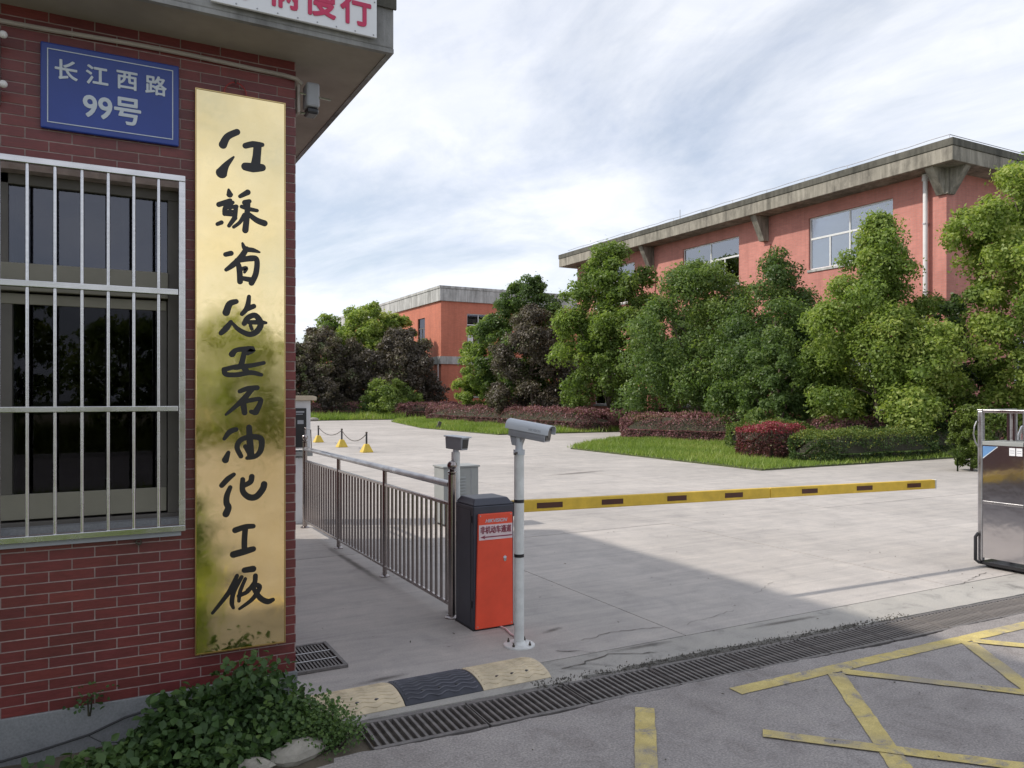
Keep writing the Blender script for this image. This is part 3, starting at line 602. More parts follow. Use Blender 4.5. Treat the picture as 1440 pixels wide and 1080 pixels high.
t = thing('factory_name_plate', 'tall polished brass name plate with black brush characters on the brick wall', 'sign', (.687, 4.2, 1.82))
box('plate', .471, .9035, 4.184, 4.2, .41, 3.235, M['gold'], t, bevel=.002)
MB().box(.466, .4705, 4.183, 4.212, .405, 3.24).box(.904, .9085, 4.183, 4.212, .405, 3.24).box(.4705, .904, 4.183, 4.212, .405, .4095).box(.4705, .904, 4.183, 4.212, 3.2355, 3.24).build('rim', M['gold_edge'], t)
box('mounting_block', .50, .88, 4.201, 4.218, .6, 3.1, M['frame_dark'], t)
def stroke(m, pts, y):
    P = [(Vector((a, b)), r * 1.14) for a, b, r in pts]
    # smooth the stroke: Catmull-Rom through the points
    Q = []
    n = len(P)
    for i in range(n - 1):
        p0, p1, p2, p3 = P[max(i - 1, 0)], P[i], P[i + 1], P[min(i + 2, n - 1)]
        for k in range(6):
            t_ = k / 6; a = .5 * ((2 * p1[0]) + (p2[0] - p0[0]) * t_ + (2 * p0[0] - 5 * p1[0] + 4 * p2[0] - p3[0]) * t_ ** 2 + (3 * p1[0] - p0[0] - 3 * p2[0] + p3[0]) * t_ ** 3)
            Q.append((a, (p1[1] * (1 - t_) + p2[1] * t_)))
    Q.append(P[-1]); z0 = y
    # body ribbon plus round ends, as thin raised enamel
    L, Rr = [], []
    for i, (p, r) in enumerate(Q):
        d = (Q[min(i + 1, len(Q) - 1)][0] - Q[max(i - 1, 0)][0]).normalized(); nn = Vector((-d.y, d.x)); L.append(p + nn * r); Rr.append(p - nn * r)
    def cap(p, d, r, k=6): return [p + Vector((math.cos(a), math.sin(a))) * r for a in [math.atan2(d.y, d.x) + math.pi / 2 - math.pi * (i + 1) / (k + 1) for i in range(k)]]
    d1 = (Q[-1][0] - Q[-2][0]).normalized(); d0 = (Q[0][0] - Q[1][0]).normalized()
    fs = []; vs = [(v.x, z0, v.y) for v in L] + [(v.x, z0, v.y) for v in Rr]; k = len(L)
    fs += [(i, i + 1, k + i + 1, k + i) for i in range(k - 1)]
    c1 = cap(Q[-1][0], d1, Q[-1][1]); c0 = cap(Q[0][0], d0, Q[0][1])
    a = len(vs); vs += [(v.x, z0, v.y) for v in c1]; fs.append((k - 1, *range(a, a + len(c1)), 2 * k - 1))
    a = len(vs); vs += [(v.x, z0, v.y) for v in c0]; fs.append((k, *range(a, a + len(c0)), 0))
    m.add(vs, fs)
for ch in CHARS:
    m = MB()
    for i, st in enumerate(ch): stroke(m, st, 4.1815 - .00012 * i)
    m.build('brush_character', M['ink'], t)
hk = thing('hanging_wire', 'red wire loop above the brass name plate', 'wire', (.66, 4.21, 3.28))
MB().tube([(.66 + .055 * math.cos(a), 4.205 - .01 * math.sin(a), 3.245 + .06 * math.sin(a)) for a in [math.pi * i / 10 for i in range(11)]], .0035, 6).build('loop', M['red_wire'], hk, smooth=True)
MB().tube([(.66, 4.222, 3.315), (.66, 4.19, 3.318), (.66, 4.19, 3.30)], .004, 6).build('nail', M['chain'], hk)
t = setp(MB().tube([(x, 4.205, 3.40 + .006 * math.sin(x * 5)) for x in [-3 + i * .15 for i in range(27)]] + [(.97, 4.20, 3.385), (1.0, 4.2, 3.36)], .0115, 8).build('conduit_pipe', M['pipe'], smooth=True), 'beige conduit pipe running along the top of the brick wall', 'pipe')
t = setp(MB().tube([(-.9, 4.188, .02), (-.5, 4.185, .04), (-.2, 4.18, .075), (0, 4.188, .105), (.15, 4.19, .155), (.3, 4.19, .18)], .0055, 6).build('black_cable', M['cable'], smooth=True), 'black cable sagging along the concrete foot of the brick wall', 'cable')
MB().tube([(.0, 4.183, .10), (.06, 4.17, .06), (.16, 4.16, .05), (.26, 4.18, .07)], .0025, 5).build('strand', M['cable'], t)
t = thing('security_light', 'small weathered lamp box on a bracket at the top of the wall corner', 'lamp', (1.03, 4.22, 3.28))
MB().box(.975, .99, 4.20, 4.28, 3.21, 3.36).build('back_plate', M['pipe'], t, bevel=.003)
MB().box(1.015, 1.085, 4.16, 4.26, 3.24, 3.37).build('lamp_box', M['cam_mid'], t, bevel=.012)
MB().box(1.02, 1.08, 4.165, 4.255, 3.205, 3.239).build('lens', M['black'], t, bevel=.01)
MB().tube([(.985, 4.19, 3.31), (1.14, 4.15, 3.285)], .005, 6).build('arm', M['steel_dull'], t); MB().tube([(.99, 4.24, 3.22), (1.03, 4.22, 3.22)], .006, 6).build('stay', M['steel_dull'], t)
t = thing('wall_spotlights', 'pair of small spotlights on a bracket left of the blue sign', 'lamp', (-.36, 4.2, 3.2))
MB().box(-.37, -.352, 4.17, 4.22, 3.02, 3.36).build('bracket', M['steel_dull'], t, bevel=.002)
for z in (3.31, 3.09): MB().tube([(-.42, 4.15, z), (-.34, 4.13, z - .005)], [.016, .013], 10).ball((-.335, 4.128, z - .005), .017).build('lamp_head', M['pipe_white'], t, smooth=True)
t = setp(MB().tube([(.20, 4.222, .99), (.20, 4.20, .99), (.215, 4.195, .985), (.225, 4.2, .992)], .004, 6).tube([(.212 + .012 * math.cos(a), 4.2, .99 + .012 * math.sin(a)) for a in [i * .63 for i in range(11)]], .003, 5).build('wall_hook', M['chain'], smooth=True), 'small rusty hook on the bricks under the barred window', 'hook')
# ------------------------------------------------------------------ railing
rl = thing('walkway_railing', 'stainless steel railing with vertical bars between the walkway and the yard', 'railing', (2.5, 5.5, 0))
PY = [5.5, 7.05, 8.6, 10.15]
for i, y in enumerate(PY):
    end = i in (0, 3); r = .030 if end else .021; h = 1.10 if end else 1.0
    p = MB().tube([(2.5, y, .004), (2.5, y, h)], r, 16).lathe([(r + .028, 0), (r + .028, .008), (r + .008, .022)], (2.5, y, .001), 16).build('post', M['steel_rail'], rl, smooth=True)
    if end: MB().lathe([(.020, 0), (.034, .012), (.034, .02), (.016, .034)], (2.5, y, h), 14).ball((2.5, y, h + .068), .038, 16, 10).build('finial', M['steel_rail'], p, smooth=True)
MB().tube([(2.5, 5.53, 1.02), (2.5, 10.12, 1.02)], .0275, 14).build('top_rail', M['steel_dull'], rl, smooth=True)
box('middle_rail', 2.487, 2.513, 5.53, 10.12, .855, .88, M['steel_rail'], rl, bevel=.003)
box('bottom_rail', 2.487, 2.513, 5.53, 10.12, .085, .11, M['steel_rail'], rl, bevel=.003)
bm_ = MB().tube([(0, 0, .108), (0, 0, .857)], .0125, 8); b0 = None
for a, b in zip(PY[:-1], PY[1:]):
    for k in range(1, 15):
        y = a + (b - a) * k / 15
        if b0 is None: b0 = bm_.build('bar', M['steel_rail'], rl, smooth=True, local=True); c = b0
        else: c = b0.copy(); COL.objects.link(c); c.parent = rl
        c.location = (0, y - 5.5, 0)
MB().tube([(2.53, 10.2, 1.0), (2.53, 10.25, 1.26), (2.60, 10.25, 1.26), (2.61, 10.25, 1.02)], .007, 8).ball((2.53, 10.24, 1.28), .016).build('latch_bracket', M['steel_rail'], rl, smooth=True)

rl.location.x -= .05

# ------------------------------------------------------------------ barrier machine and arm
bg_ = thing('barrier_gate', 'orange red barrier machine with its yellow boom lowered across the yard entrance', 'barrier', (2.61, 5.25, 0))
body = MB().prism([(2.445, 5.105), (2.775, 5.105), (2.775, 5.42), (2.445, 5.42)], .0, .90).build('body', M['box_dark'], bg_, bevel=.008)
m = MB(); m.add([(2.445, 5.105, .902), (2.775, 5.105, .902), (2.775, 5.42, .902), (2.445, 5.42, .902), (2.475, 5.15, .95), (2.745, 5.15, .95), (2.745, 5.39, .95), (2.475, 5.39, .95)], [(0, 3, 2, 1), (4, 5, 6, 7), (0, 1, 5, 4), (1, 2, 6, 5), (2, 3, 7, 6), (3, 0, 4, 7)])
m.build('lid', M['box_dark'], bg_, bevel=.008)
fp = MB().prism([(2.452, .012), (2.760, .012), (2.755, .845), (2.475, .845)], 5.086, 5.104, 'y').build('front_panel', M['box_red'], bg_, bevel=.006)
st = box('notice', 2.478, 2.752, 5.0835, 5.0855, .655, .765, M['notice'], fp)
text('lettering', 'HIKVISION', .036, M['sign_white'], fp, (2.62, 5.085, .793), bold=.0006, shear=.3, scale=(1.02, 1))
text('lettering', '非机动车通道', .0437, M['maroon_text'], st, (2.615, 5.083, .728), bold=.0012, scale=(.97, 1.3))
MB().prism([(2.487, .676), (2.53, .690), (2.522, .680), (2.748, .681), (2.748, .672), (2.522, .672), (2.53, .662)], 5.0828, 5.0834, 'y').build('arrow', M['maroon_text'], st)
MB().lathe([(.012, 0), (.012, .004)], (0, 0, 0), 12).xf(Matrix.Translation((2.69, 5.0845, .50)) @ Matrix.Rotation(R(90), 4, 'X')).build('lock', M['steel'], fp)
MB().prism([(2.68, .508), (2.70, .508), (2.704, .52), (2.69, .53), (2.676, .52)], 5.0825, 5.0835, 'y').build('lock_cover', M['sign_white'], fp)
for z_ in (.16, .78): box('hinge', 2.438, 2.4445, 5.13, 5.145, z_, z_ + .05, M['black'], bg_)
box('door_seam', 2.4435, 2.4448, 5.155, 5.158, .05, .87, M['void'], bg_); box('door_seam', 2.4435, 2.4448, 5.158, 5.40, .868, .871, M['void'], bg_)
for x_, z_ in ((2.47, .03), (2.745, .03), (2.49, .83), (2.74, .83)): MB().ball((x_, 5.0855, z_), .005, 8, 4, (1, .4, 1)).build('screw', M['steel_dull'], fp)
box('base_skirt', 2.44, 2.78, 5.10, 5.425, 0, .012, M['black'], bg_)
MB().lathe([(.06, 0), (.06, .03)], (0, 0, 0), 20).xf(Matrix.Translation((2.775, 5.26, .84)) @ Matrix.Rotation(R(90), 4, 'Y')).box(2.80, 2.87, 5.17, 5.22, .795, .905).build('arm_hub', M['black'], bg_, bevel=.004)
def armpt(x): return 5.308 - .04 * x, .867 - .0139 * (x - 2.7)
def arm_seg(m, x0, x1, yo0, yo1, zh):
    ya, za = armpt(x0); yb, zb = armpt(x1)
    return m.add([(x0, ya + yo0, za - zh), (x1, yb + yo0, zb - zh), (x1, yb + yo1, zb - zh), (x0, ya + yo1, za - zh), (x0, ya + yo0, za + zh), (x1, yb + yo0, zb + zh), (x1, yb + yo1, zb + zh), (x0, ya + yo1, za + zh)],
                 [(0, 3, 2, 1), (4, 5, 6, 7), (0, 1, 5, 4), (1, 2, 6, 5), (2, 3, 7, 6), (3, 0, 4, 7)])
am = arm_seg(MB(), 2.81, 5.376, -.022, .022, .046).build('arm', M['arm_yellow'], bg_, bevel=.006)
am2 = arm_seg(MB(), 5.382, 7.62, -.0215, .0215, .0455).build('arm', M['arm_yellow'], bg_, bevel=.006)
arm_seg(MB(), 7.621, 7.64, -.023, .023, .047).build('end_cap', M['pole_white'], bg_, bevel=.004)
for x0, x1 in ((3.009, 3.235), (3.593, 3.797), (4.237, 4.437), (4.854, 5.055), (5.762, 5.96), (6.477, 6.693), (7.194, 7.396)):
    arm_seg(MB(), x0, x1, -.0245, -.0225, .021).build('reflective_stripe', M['arm_stripe'], bg_)
setp(MB().tube([(2.66, 5.10, .008), (2.665, 5.02, .009), (2.64, 4.90, .008), (2.635, 4.78, .010), (2.6, 4.70, .014)], .007, 7).build('ground_cable', M['notice'], smooth=True), 'pale cable on the ground from the barrier machine to the camera pole foot', 'cable')

# ------------------------------------------------------------------ camera poles
t = thing('camera_pole', 'off-white pole with round bolted base in front of the orange barrier machine', 'pole', (2.58, 4.67, 0))
MB().tube([(2.58, 4.67, .012), (2.58, 4.67, 1.33)], .034, 24).build('pole', M['pole_white'], t, smooth=True)
MB().lathe([(.108, 0), (.108, .008), (.104, .012), (.05, .013), (.04, .03)], (2.58, 4.67, .0), 32).build('base_plate', M['pole_white'], t, smooth=True)
for k in range(4):
    a = .6 + k * math.pi / 2; MB().lathe([(.009, 0), (.009, .012), (.005, .013), (.005, .026)], (2.58 + .082 * math.cos(a), 4.67 + .082 * math.sin(a), .012), 6).build('bolt', M['chain'], t)
for z in (.985, .615): MB().tube([(2.58, 4.67, z - .011), (2.58, 4.67, z + .011)], .0352, 24).build('band', M['black'], t, smooth=True)
MB().tube([(2.58, 4.67, 1.30), (2.58, 4.67, 1.335)], .039, 24).build('collar', M['cam_grey'], t, smooth=True)
MB().tube([(2.545, 4.64, 1.315), (2.52, 4.62, 1.31)], .008, 6).build('knob', M['chain'], t)
c = thing('security_camera', 'grey bullet camera on top of the front pole by the barrier machine', 'camera', (2.58, 4.67, 1.335), 0)
def cam_parts(c, S):
    def X(m): return m.xf(S)
    X(MB().prism([(-.045, -.045), (.045, -.045), (.052, -.02), (.052, .02), (.045, .035), (-.045, .035), (-.052, .02), (-.052, -.02)], -.125, .165, 'x')).build('housing', M['cam_mid'], c, bevel=.005)
    m = MB(); prof = [(-.060, -.004), (-.060, .022), (-.052, .036), (-.032, .046), (0, .05), (.032, .046), (.052, .036), (.060, .022), (.060, -.004)]; ins = [(a * .94, b - .003) for a, b in prof[::-1]]
    ins[0] = (.056, -.004); ins[-1] = (-.056, -.004)
    X(m.prism(prof + ins, -.150, .192, 'x')).build('sun_shield', M['cam_grey'], c, smooth=True)
    X(MB().box(.165, .170, -.038, .038, -.036, .03)).build('front_window', M['black'], c, bevel=.002)
    X(MB().tube([(.1702, 0, 0), (.174, 0, 0)], .022, 18)).build('lens', M['frame_dark'], c, smooth=True)
    X(MB().prism([(-.12, -.046), (-.02, -.046), (-.035, -.095), (-.095, -.095)], -.03, .03, 'y')).build('bracket', M['cam_mid'], c, bevel=.005)
ang = R(-52)
S = Matrix.Translation((2.60, 4.67, 1.475)) @ Matrix.Rotation(ang, 4, 'Z') @ Matrix.Rotation(R(9), 4, 'Y') @ Matrix.Translation((.045, 0, 0)) @ Matrix.Diagonal((.92, 1.22, 1.22, 1))
cam_parts(c, S)
MB().tube([(2.58, 4.67, 1.335), (2.58, 4.67, 1.42)], .026, 14).build('neck', M['cam_grey'], c, smooth=True)
tx = text('lettering', 'HIKVISION', .020, M['cam_mid'], c, (0, 0, 0), ext=.0004)
tx.matrix_basis = Matrix.Translation(-WL[c.name]) @ S @ Matrix.Translation((.085, -.0605, .012)) @ Matrix.Rotation(R(90), 4, 'X')

t = thing('camera_pole', 'white pole behind the railing end post, with black straps', 'pole', (2.54, 5.63, 0))
MB().tube([(2.54, 5.63, .01), (2.54, 5.63, 1.26)], .034, 20).build('pole', M['pole_white'], t, smooth=True)
MB().lathe([(.062, 0), (.062, .010), (.045, .014)], (2.54, 5.63, 0), 24).build('base_plate', M['pole_white'], t, smooth=True)
MB().tube([(2.54, 5.63, .66), (2.54, 5.63, .72)], .0355, 20).build('strap', M['black'], t, smooth=True)
MB().tube([(2.53, 5.60, .70), (2.51, 5.585, .63), (2.53, 5.59, .56), (2.56, 5.595, .55)], .008, 6).build('cable_tail', M['black'], t)
MB().ball((2.49, 5.595, 1.10), .022).tube([(2.495, 5.60, 1.10), (2.53, 5.62, 1.10)], .009, 6).build('clamp', M['chain'], t)
c = thing('security_camera', 'small light grey box camera on the rear pole by the railing', 'camera', (2.54, 5.63, 1.26), 0)
S = Matrix.Translation((2.555, 5.62, 1.325)) @ Matrix.Rotation(R(-62), 4, 'Z') @ Matrix.Rotation(R(4), 4, 'Y')
MB().prism([(-.055, .05), (.055, .05), (.04, -.045), (-.04, -.045)], -.09, .07, 'x').xf(S).build('housing', M['cam_mid'], c, bevel=.006)
MB().box(-.10, .085, -.063, .063, .0505, .060).xf(S).build('sun_shield', M['cam_grey'], c, bevel=.003)
MB().box(.0705, .073, -.035, .035, -.03, .04).xf(S).build('front_window', M['black'], c)
MB().tube([(2.54, 5.63, 1.26), (2.545, 5.628, 1.29)], .024, 14).build('neck', M['cam_grey'], c, smooth=True)

# ------------------------------------------------------------------ cabinet beyond the barrier, white pillar
t = thing('equipment_cabinet', 'grey louvred cabinet standing in the yard behind the barrier machine', 'cabinet', (4.3, 9.5, 0))
box('body', 4.05, 4.55, 9.35, 9.68, .03, .76, M['cabinet'], t, bevel=.008); box('foot', 4.07, 4.53, 9.37, 9.66, 0, .029, M['black'], t)
box('lid', 4.035, 4.565, 9.335, 9.695, .762, .785, M['cabinet'], t, bevel=.004)
for i in range(9): MB().prism([(9.349, .30 + i * .04), (9.335, .30 + i * .04), (9.349, .325 + i * .04)], 4.12, 4.36, 'x').build('louvre', M['cabinet'], t)
box('side_seam', 4.44, 4.445, 9.346, 9.35, .06, .74, M['cam_mid'], t)
t = thing('gate_pillar', 'white rendered pillar with beige cap and black display beside the brick guardhouse', 'pillar', (2.25, 10.7, 0))
box('shaft', 2.05, 2.48, 10.5, 10.9, 1.0, 1.64, M['white_wall'], t, bevel=.004)
MB().prism([(2.02, 1.642), (2.55, 1.642), (2.55, 1.69), (2.50, 1.705), (2.07, 1.705), (2.02, 1.69)], 10.45, 10.95, 'y').build('cap', M['cap_beige'], t, bevel=.006)
MB().prism([(2.09, .0), (2.47, .0), (2.44, .88), (2.05, .88)], 10.53, 10.87, 'y').build('lower_column', M['white_wall'], t, bevel=.006)
box('ledge', 2.03, 2.50, 10.46, 10.9, .90, .96, M['cabinet'], t, bevel=.004)
d = box('display', 2.08, 2.42, 10.475, 10.499, 1.02, 1.54, M['black'], t, bevel=.004)
MB().box(2.28, 2.39, 10.472, 10.4745, 1.48, 1.50).box(2.28, 2.37, 10.472, 10.4745, 1.455, 1.465).box(2.3, 2.38, 10.472, 10.4745, 1.33, 1.38).build('display_print', M['print_grey'], d)
MB().tube([(2.42, 10.47, .05), (2.44, 10.42, .02), (2.47, 10.38, .012)], .018, 8).build('cable_elbow', M['pole_white'], t)
t.location.x += .13

# ------------------------------------------------------------------ chain posts
cp = [(7.38, 22.9), (7.40, 25.6), (7.42, 28.7)]
lb = ['nearest of the three yellow-footed chain posts in the yard', 'middle of the three yellow-footed chain posts in the yard', 'farthest of the three yellow-footed chain posts in the yard']
proto = None
for i, (x, y) in enumerate(cp):
    if i == 0:
        proto = t = thing('chain_post', lb[0], 'bollard', (x, y, 0), 0, 'yellow-footed chain posts')
        m = MB(); m.add([(-.2, -.2, 0), (.2, -.2, 0), (.2, .2, 0), (-.2, .2, 0), (-.18, -.18, .06), (.18, -.18, .06), (.18, .18, .06), (-.18, .18, .06), (-.075, -.075, .29), (.075, -.075, .29), (.075, .075, .29), (-.075, .075, .29)],
              [(0, 3, 2, 1), (8, 9, 10, 11)] + [(a + i_, a + (i_ + 1) % 4, a + 4 + (i_ + 1) % 4, a + 4 + i_) for a in (0, 4) for i_ in range(4)])
        m.build('weighted_foot', M['cone_yellow'], t, bevel=.02, local=True)
        MB().tube([(0, 0, .285), (0, 0, .66)], .034, 12).build('post', M['black'], t, local=True, smooth=True)
        MB().lathe([(.042, 0), (.042, .03), (.02, .045)], (0, 0, .66), 12).build('cap', M['chain'], t, local=True)
    else:
        c = copy_tree(proto); c.location = (x, y, 0); c['label'] = lb[i]; c.scale = (.85, .85, .88)
proto.scale = (.85, .85, .88)
chs = [(cp[0], cp[1], .28), (cp[1], cp[2], .22), (cp[2], (7.45, 31.9), .3)]
lb = ['sagging chain between the nearest and middle yellow-footed posts', 'sagging chain between the middle and farthest yellow-footed posts']
for i, (a, b, s_) in enumerate(chs[:2]):
    P = [(a[0] + (b[0] - a[0]) * k / 24, a[1] + (b[1] - a[1]) * k / 24, .56 - s_ * 4 * (k / 24) * (1 - k / 24)) for k in range(25)]
    setp(MB().tube(P, .013, 6).build('chain', M['chain'], smooth=True), lb[i], 'chain', 'chains between the yellow-footed posts')
t = thing('leaning_stake', 'short dark stake leaning at the left tip of the middle grass bed', 'stake', (15.65, 36.9, 0)); MB().box(-.09, .09, -.03, .03, 0, .42).xf(Matrix.Translation((15.65, 36.9, 0)) @ Matrix.Rotation(R(18), 4, 'Y')).build('board', M['frame_dark'], t, bevel=.01)
MB().box(-.02, .02, -.02, .02, -.05, .2).xf(Matrix.Translation((15.65, 36.95, 0)) @ Matrix.Rotation(R(-15), 4, 'Y')).build('prop', M['frame_dark'], t)
setp(MB().ball((0, 0, 0), .3, 10, 6, (1.3, .7, .45)).xf(Matrix.Translation((13.4, 53.2, .12))).build('pale_stone', M['stone'], smooth=True), 'pale stone lying at the kerb of the farthest grass strip', 'stone')

# ------------------------------------------------------------------ stainless telescopic gate, its head and first lattice
gt = thing('sliding_gate', 'stainless steel telescopic gate parked at the right edge of the entrance', 'gate', (7.85, 4.4, 0))
GY0, GY1, GX = 4.17, 4.66, 7.80
for y in (GY0, GY1 - .05):
    for x in (GX, GX + .55): box('post', x, x + .05, y, y + .05, .06, 1.555, M['steel_dull'], gt, bevel=.012)
MB().box(GX + .004, GX + .60, GY0 + .051, GY1 - .051, 1.535, 1.565).box(GX - .002, GX + .602, GY1 - .05, GY1 + .003, 1.5555, 1.568).box(GX - .002, GX + .602, GY0 - .003, GY0 + .05, 1.5555, 1.568).build('top_frame', M['steel'], gt, bevel=.004)
box('upper_panel', GX + .008, GX + .02, GY0 + .051, GY1 - .051, .665, 1.215, M['steel_sheet'], gt)
box('lower_panel', GX + .008, GX + .02, GY0 + .051, GY1 - .051, .10, .635, M['steel_sheet'], gt)
box('crossbar', GX, GX + .03, GY0 + .051, GY1 - .051, .636, .664, M['steel'], gt, bevel=.003)
box('shelf', GX - .004, GX + .5, GY0 + .051, GY1 - .051, 1.216, 1.255, M['cabinet'], gt, bevel=.003)
box('base_rail', GX, GX + .6, GY0 + .02, GY1 - .02, .03, .059, M['black'], gt)
box('side_panel', GX + .051, GX + .549, GY0 + .01, GY0 + .022, .1, 1.2, M['steel_sheet'], gt); box('side_panel', GX + .051, GX + .549, GY1 - .022, GY1 - .01, .1, 1.2, M['steel_sheet'], gt)
for x in (GX + .1, GX + .5):
    for y in (GY0 + .06, GY1 - .06): MB().tube([(x, y - .02, .03), (x, y + .02, .03)], .03, 14).build('wheel', M['rubber'], gt, smooth=True)
MB().tube([(GX - .012, GY1 - .02, .34), (GX - .03, GY1, .30), (GX - .03, GY1, .07), (GX - .01, GY1 - .03, .045)], .016, 8).build('bumper', M['black'], gt, smooth=True)
MB().tube([(GX, GY1 + .006, 1.45), (GX - .02, GY1 + .016, 1.40), (GX - .03, GY1 + .02, 1.32), (GX - .015, GY1 + .01, 1.24), (GX - .005, GY1 - .01, 1.2)], .007, 7).build('cable_loop', M['steel_dull'], gt, smooth=True)
MB().prism([(GY1 - .052, 1.205), (GY1 - .052, 1.09), (GY1 - .19, 1.205)], GX + .0055, GX + .0075, 'x').build('corner_sticker', M['sheet_blue'], gt)
MB().prism([(GY1 - .052, 1.09), (GY1 - .052, 1.08), (GY1 - .202, 1.205), (GY1 - .191, 1.205)], GX + .0055, GX + .0075, 'x').build('sticker_edge', M['sign_white'], gt)
for y in (4.235, 4.30): st = box('sticker', GX + .0055, GX + .0075, y, y + .055, 1.125, 1.2, M['board_white'], gt); MB().box(GX + .0045, GX + .0053, y + .008, y + .047, 1.17, 1.176).box(GX + .0045, GX + .0053, y + .008, y + .047, 1.15, 1.155).build('sticker_print', M['print_grey'], st)
for k, y in enumerate((4.55, 4.51, 4.47, 4.42, 4.37, 4.32, 4.27)):   # upright folded bars seen through the top opening
    box('inner_bar', GX + .25 + .03 * (k % 3), GX + .28 + .03 * (k % 3), y - .022 + .03, y + .012 + (.01 if k < 3 else 0), 1.256, 1.534, M['gate_red'] if k in (0, 1, 2) else M['steel_dull'], gt) if k > 0 else None
for k in range(5):                                          # folded lattice of the gate going off to the right
    x = GX + .68 + k * .16
    fr = MB().tube([(x, GY0 + .03, .05), (x, GY0 + .03, 1.3), (x, GY0 + .06, 1.38), (x, GY0 + .12, 1.42), (x, GY1 - .12, 1.42), (x, GY1 - .06, 1.38), (x, GY1 - .03, 1.3), (x, GY1 - .03, .05)], .018, 8).build('lattice_frame', M['steel'], gt, smooth=True)
    for y in (GY0 + .03, GY1 - .03):
        box('link', x - .155, x - .018, y - .006, y + .006, .98, 1.0, M['gate_red'], gt); box('link', x - .155, x - .018, y - .006, y + .006, .4, .42, M['gate_red'], gt)

# ------------------------------------------------------------------ buildings
def fwin(parent, axis, plane, a0, a1, z0, z1, trans, up, low, frame, depth=.14, blind=True):
    glass = M['glass_far'] if blind else M['glass']
    """window in a wall plane; axis 'x': the wall faces -X and a is y; axis 'y': the wall faces -Y and a is x"""
    def B(m, a, b, d0, d1, c, d):
        return m.box(plane + d0, plane + d1, a, b, c, d) if axis == 'x' else m.box(a, b, plane + d0, plane + d1, c, d)
    f = .06; m = MB()
    B(m, a0, a1, depth - .05, depth, z0, z0 + f); B(m, a0, a1, depth - .05, depth, z1 - f, z1); B(m, a0, a0 + f, depth - .05, depth, z0 + f, z1 - f); B(m, a1 - f, a1, depth - .05, depth, z0 + f, z1 - f)
    w = m.build('window', frame, parent)
    B(MB(), a0 + f, a1 - f, depth - .06, depth, trans - .04, trans + .04).build('transom', frame, w)
    for n_, c, d in ((up, trans + .04, z1 - f), (low, z0 + f, trans - .04)):
        for k in range(n_):
            p, q = a0 + f + (a1 - a0 - 2 * f) * k / n_, a0 + f + (a1 - a0 - 2 * f) * (k + 1) / n_
            B(MB(), p + (.03 if k else 0), q - (.03 if k < n_ - 1 else 0), depth - .03, depth - .022, c, d).build('pane', glass, w)
            if k: B(MB(), p - .03, p + .03, depth - .055, depth, c, d).build('mullion', frame, w)
    if blind: B(MB(), a0, a1, depth + .04, depth + .05, z0 + .01, z1 - .01).build('blind', M['room_far'], w)
    B(MB(), a0 - .05, a1 + .05, -.05, depth, z0 - .1, z0 - .002).build('sill', M['conc_light'], w)
def wall_with_holes(parent, axis, plane, a0, a1, z0, z1, holes, mat, th=.3):
    """wall slab split round its window openings"""
    def B(m, a, b, c, d): return m.box(plane, plane + th, a, b, c, d) if axis == 'x' else m.box(a, b, plane, plane + th, c, d)
    m = MB(); A = sorted({a0, a1, *[h[0] for h in holes], *[h[1] for h in holes]}); Z = sorted({z0, z1, *[h[2] for h in holes], *[h[3] for h in holes]})
    for i in range(len(A) - 1):
        run = None
        for j in range(len(Z) - 1):
            ca, cz = (A[i] + A[i + 1]) / 2, (Z[j] + Z[j + 1]) / 2
            hole = any(h[0] < ca < h[1] and h[2] < cz < h[3] for h in holes)
            if not hole: run = (run[0], Z[j + 1]) if run else (Z[j], Z[j + 1])
            if (hole or j == len(Z) - 2) and run: B(m, A[i], A[i + 1], *run); run = None
    return m.build('wall', mat, parent)
# right building
rb = thing('red_factory_building', 'long red brick factory building with dark concrete cornice behind the right-hand trees', 'building', (27.2, 17.4, 0))
WY = [(19.5, 23.5), (27.6, 31.6), (35.7, 39.7)]
holes = [(a, b, 7.1, 9.33) for a, b in WY] + [(a, b, 1.2, 4.0) for a, b in WY]
wall_with_holes(rb, 'x', 27.2, 17.7, 41.3, -.1, 9.86, holes, M['wall_red'])
SW = [(31.5, 34.0, 1.2, 4.0), (31.5, 34.0, 7.1, 9.33), (36, 39.5, 7.1, 9.33), (36, 39.5, 1.2, 4.0)]
wall_with_holes(rb, 'y', 17.4, 27.2, 46, -.1, 9.86, SW, M['wall_red'])
MB().box(27.2, 46, 41.3, 41.6, -.1, 9.86).box(45.7, 46, 17.7, 41.3, -.1, 9.86).build('wall', M['wall_red'], rb)
for a, b in WY: fwin(rb, 'x', 27.2, a, b, 7.1, 9.33, 8.42, 2, 4, M['frame_white']); fwin(rb, 'x', 27.2, a, b, 1.2, 4.0, 3.0, 2, 4, M['frame_white'])
for a, b, c, d in SW: fwin(rb, 'y', 17.4, a, b, c, d, d - .9, 2, 4, M['frame_white'])
box('corner_pilaster', 27.10, 27.62, 17.30, 17.82, -.1, 8.95, M['wall_red'], rb)
for y in (25.9, 34.1): box('pilaster', 27.14, 27.199, y - .28, y + .28, -.1, 8.6, M['wall_red'], rb)
box('cornice', 26.2, 47, 16.5, 42.2, 9.86, 10.37, M['conc_dark'], rb, bevel=.02); box('coping', 26.17, 47.03, 16.47, 42.23, 10.371, 10.64, M['conc_cap'], rb, bevel=.02)
box('floor_slab', 27.6, 45.6, 17.8, 41.2, 5.2, 5.4, M['room_far'], rb); box('floor_slab', 27.6, 45.6, 17.8, 41.2, .0, .1, M['room_far'], rb)
box('floor_slab', 27.6, 45.6, 17.8, 41.2, 9.5, 9.7, M['room_far'], rb)
for y in (25.9, 34.1): MB().prism([(27.195, 8.75), (26.92, 8.75), (26.34, 9.857), (27.195, 9.857)], y - .16, y + .16, 'y').build('bracket', M['conc_dark'], rb, bevel=.01)
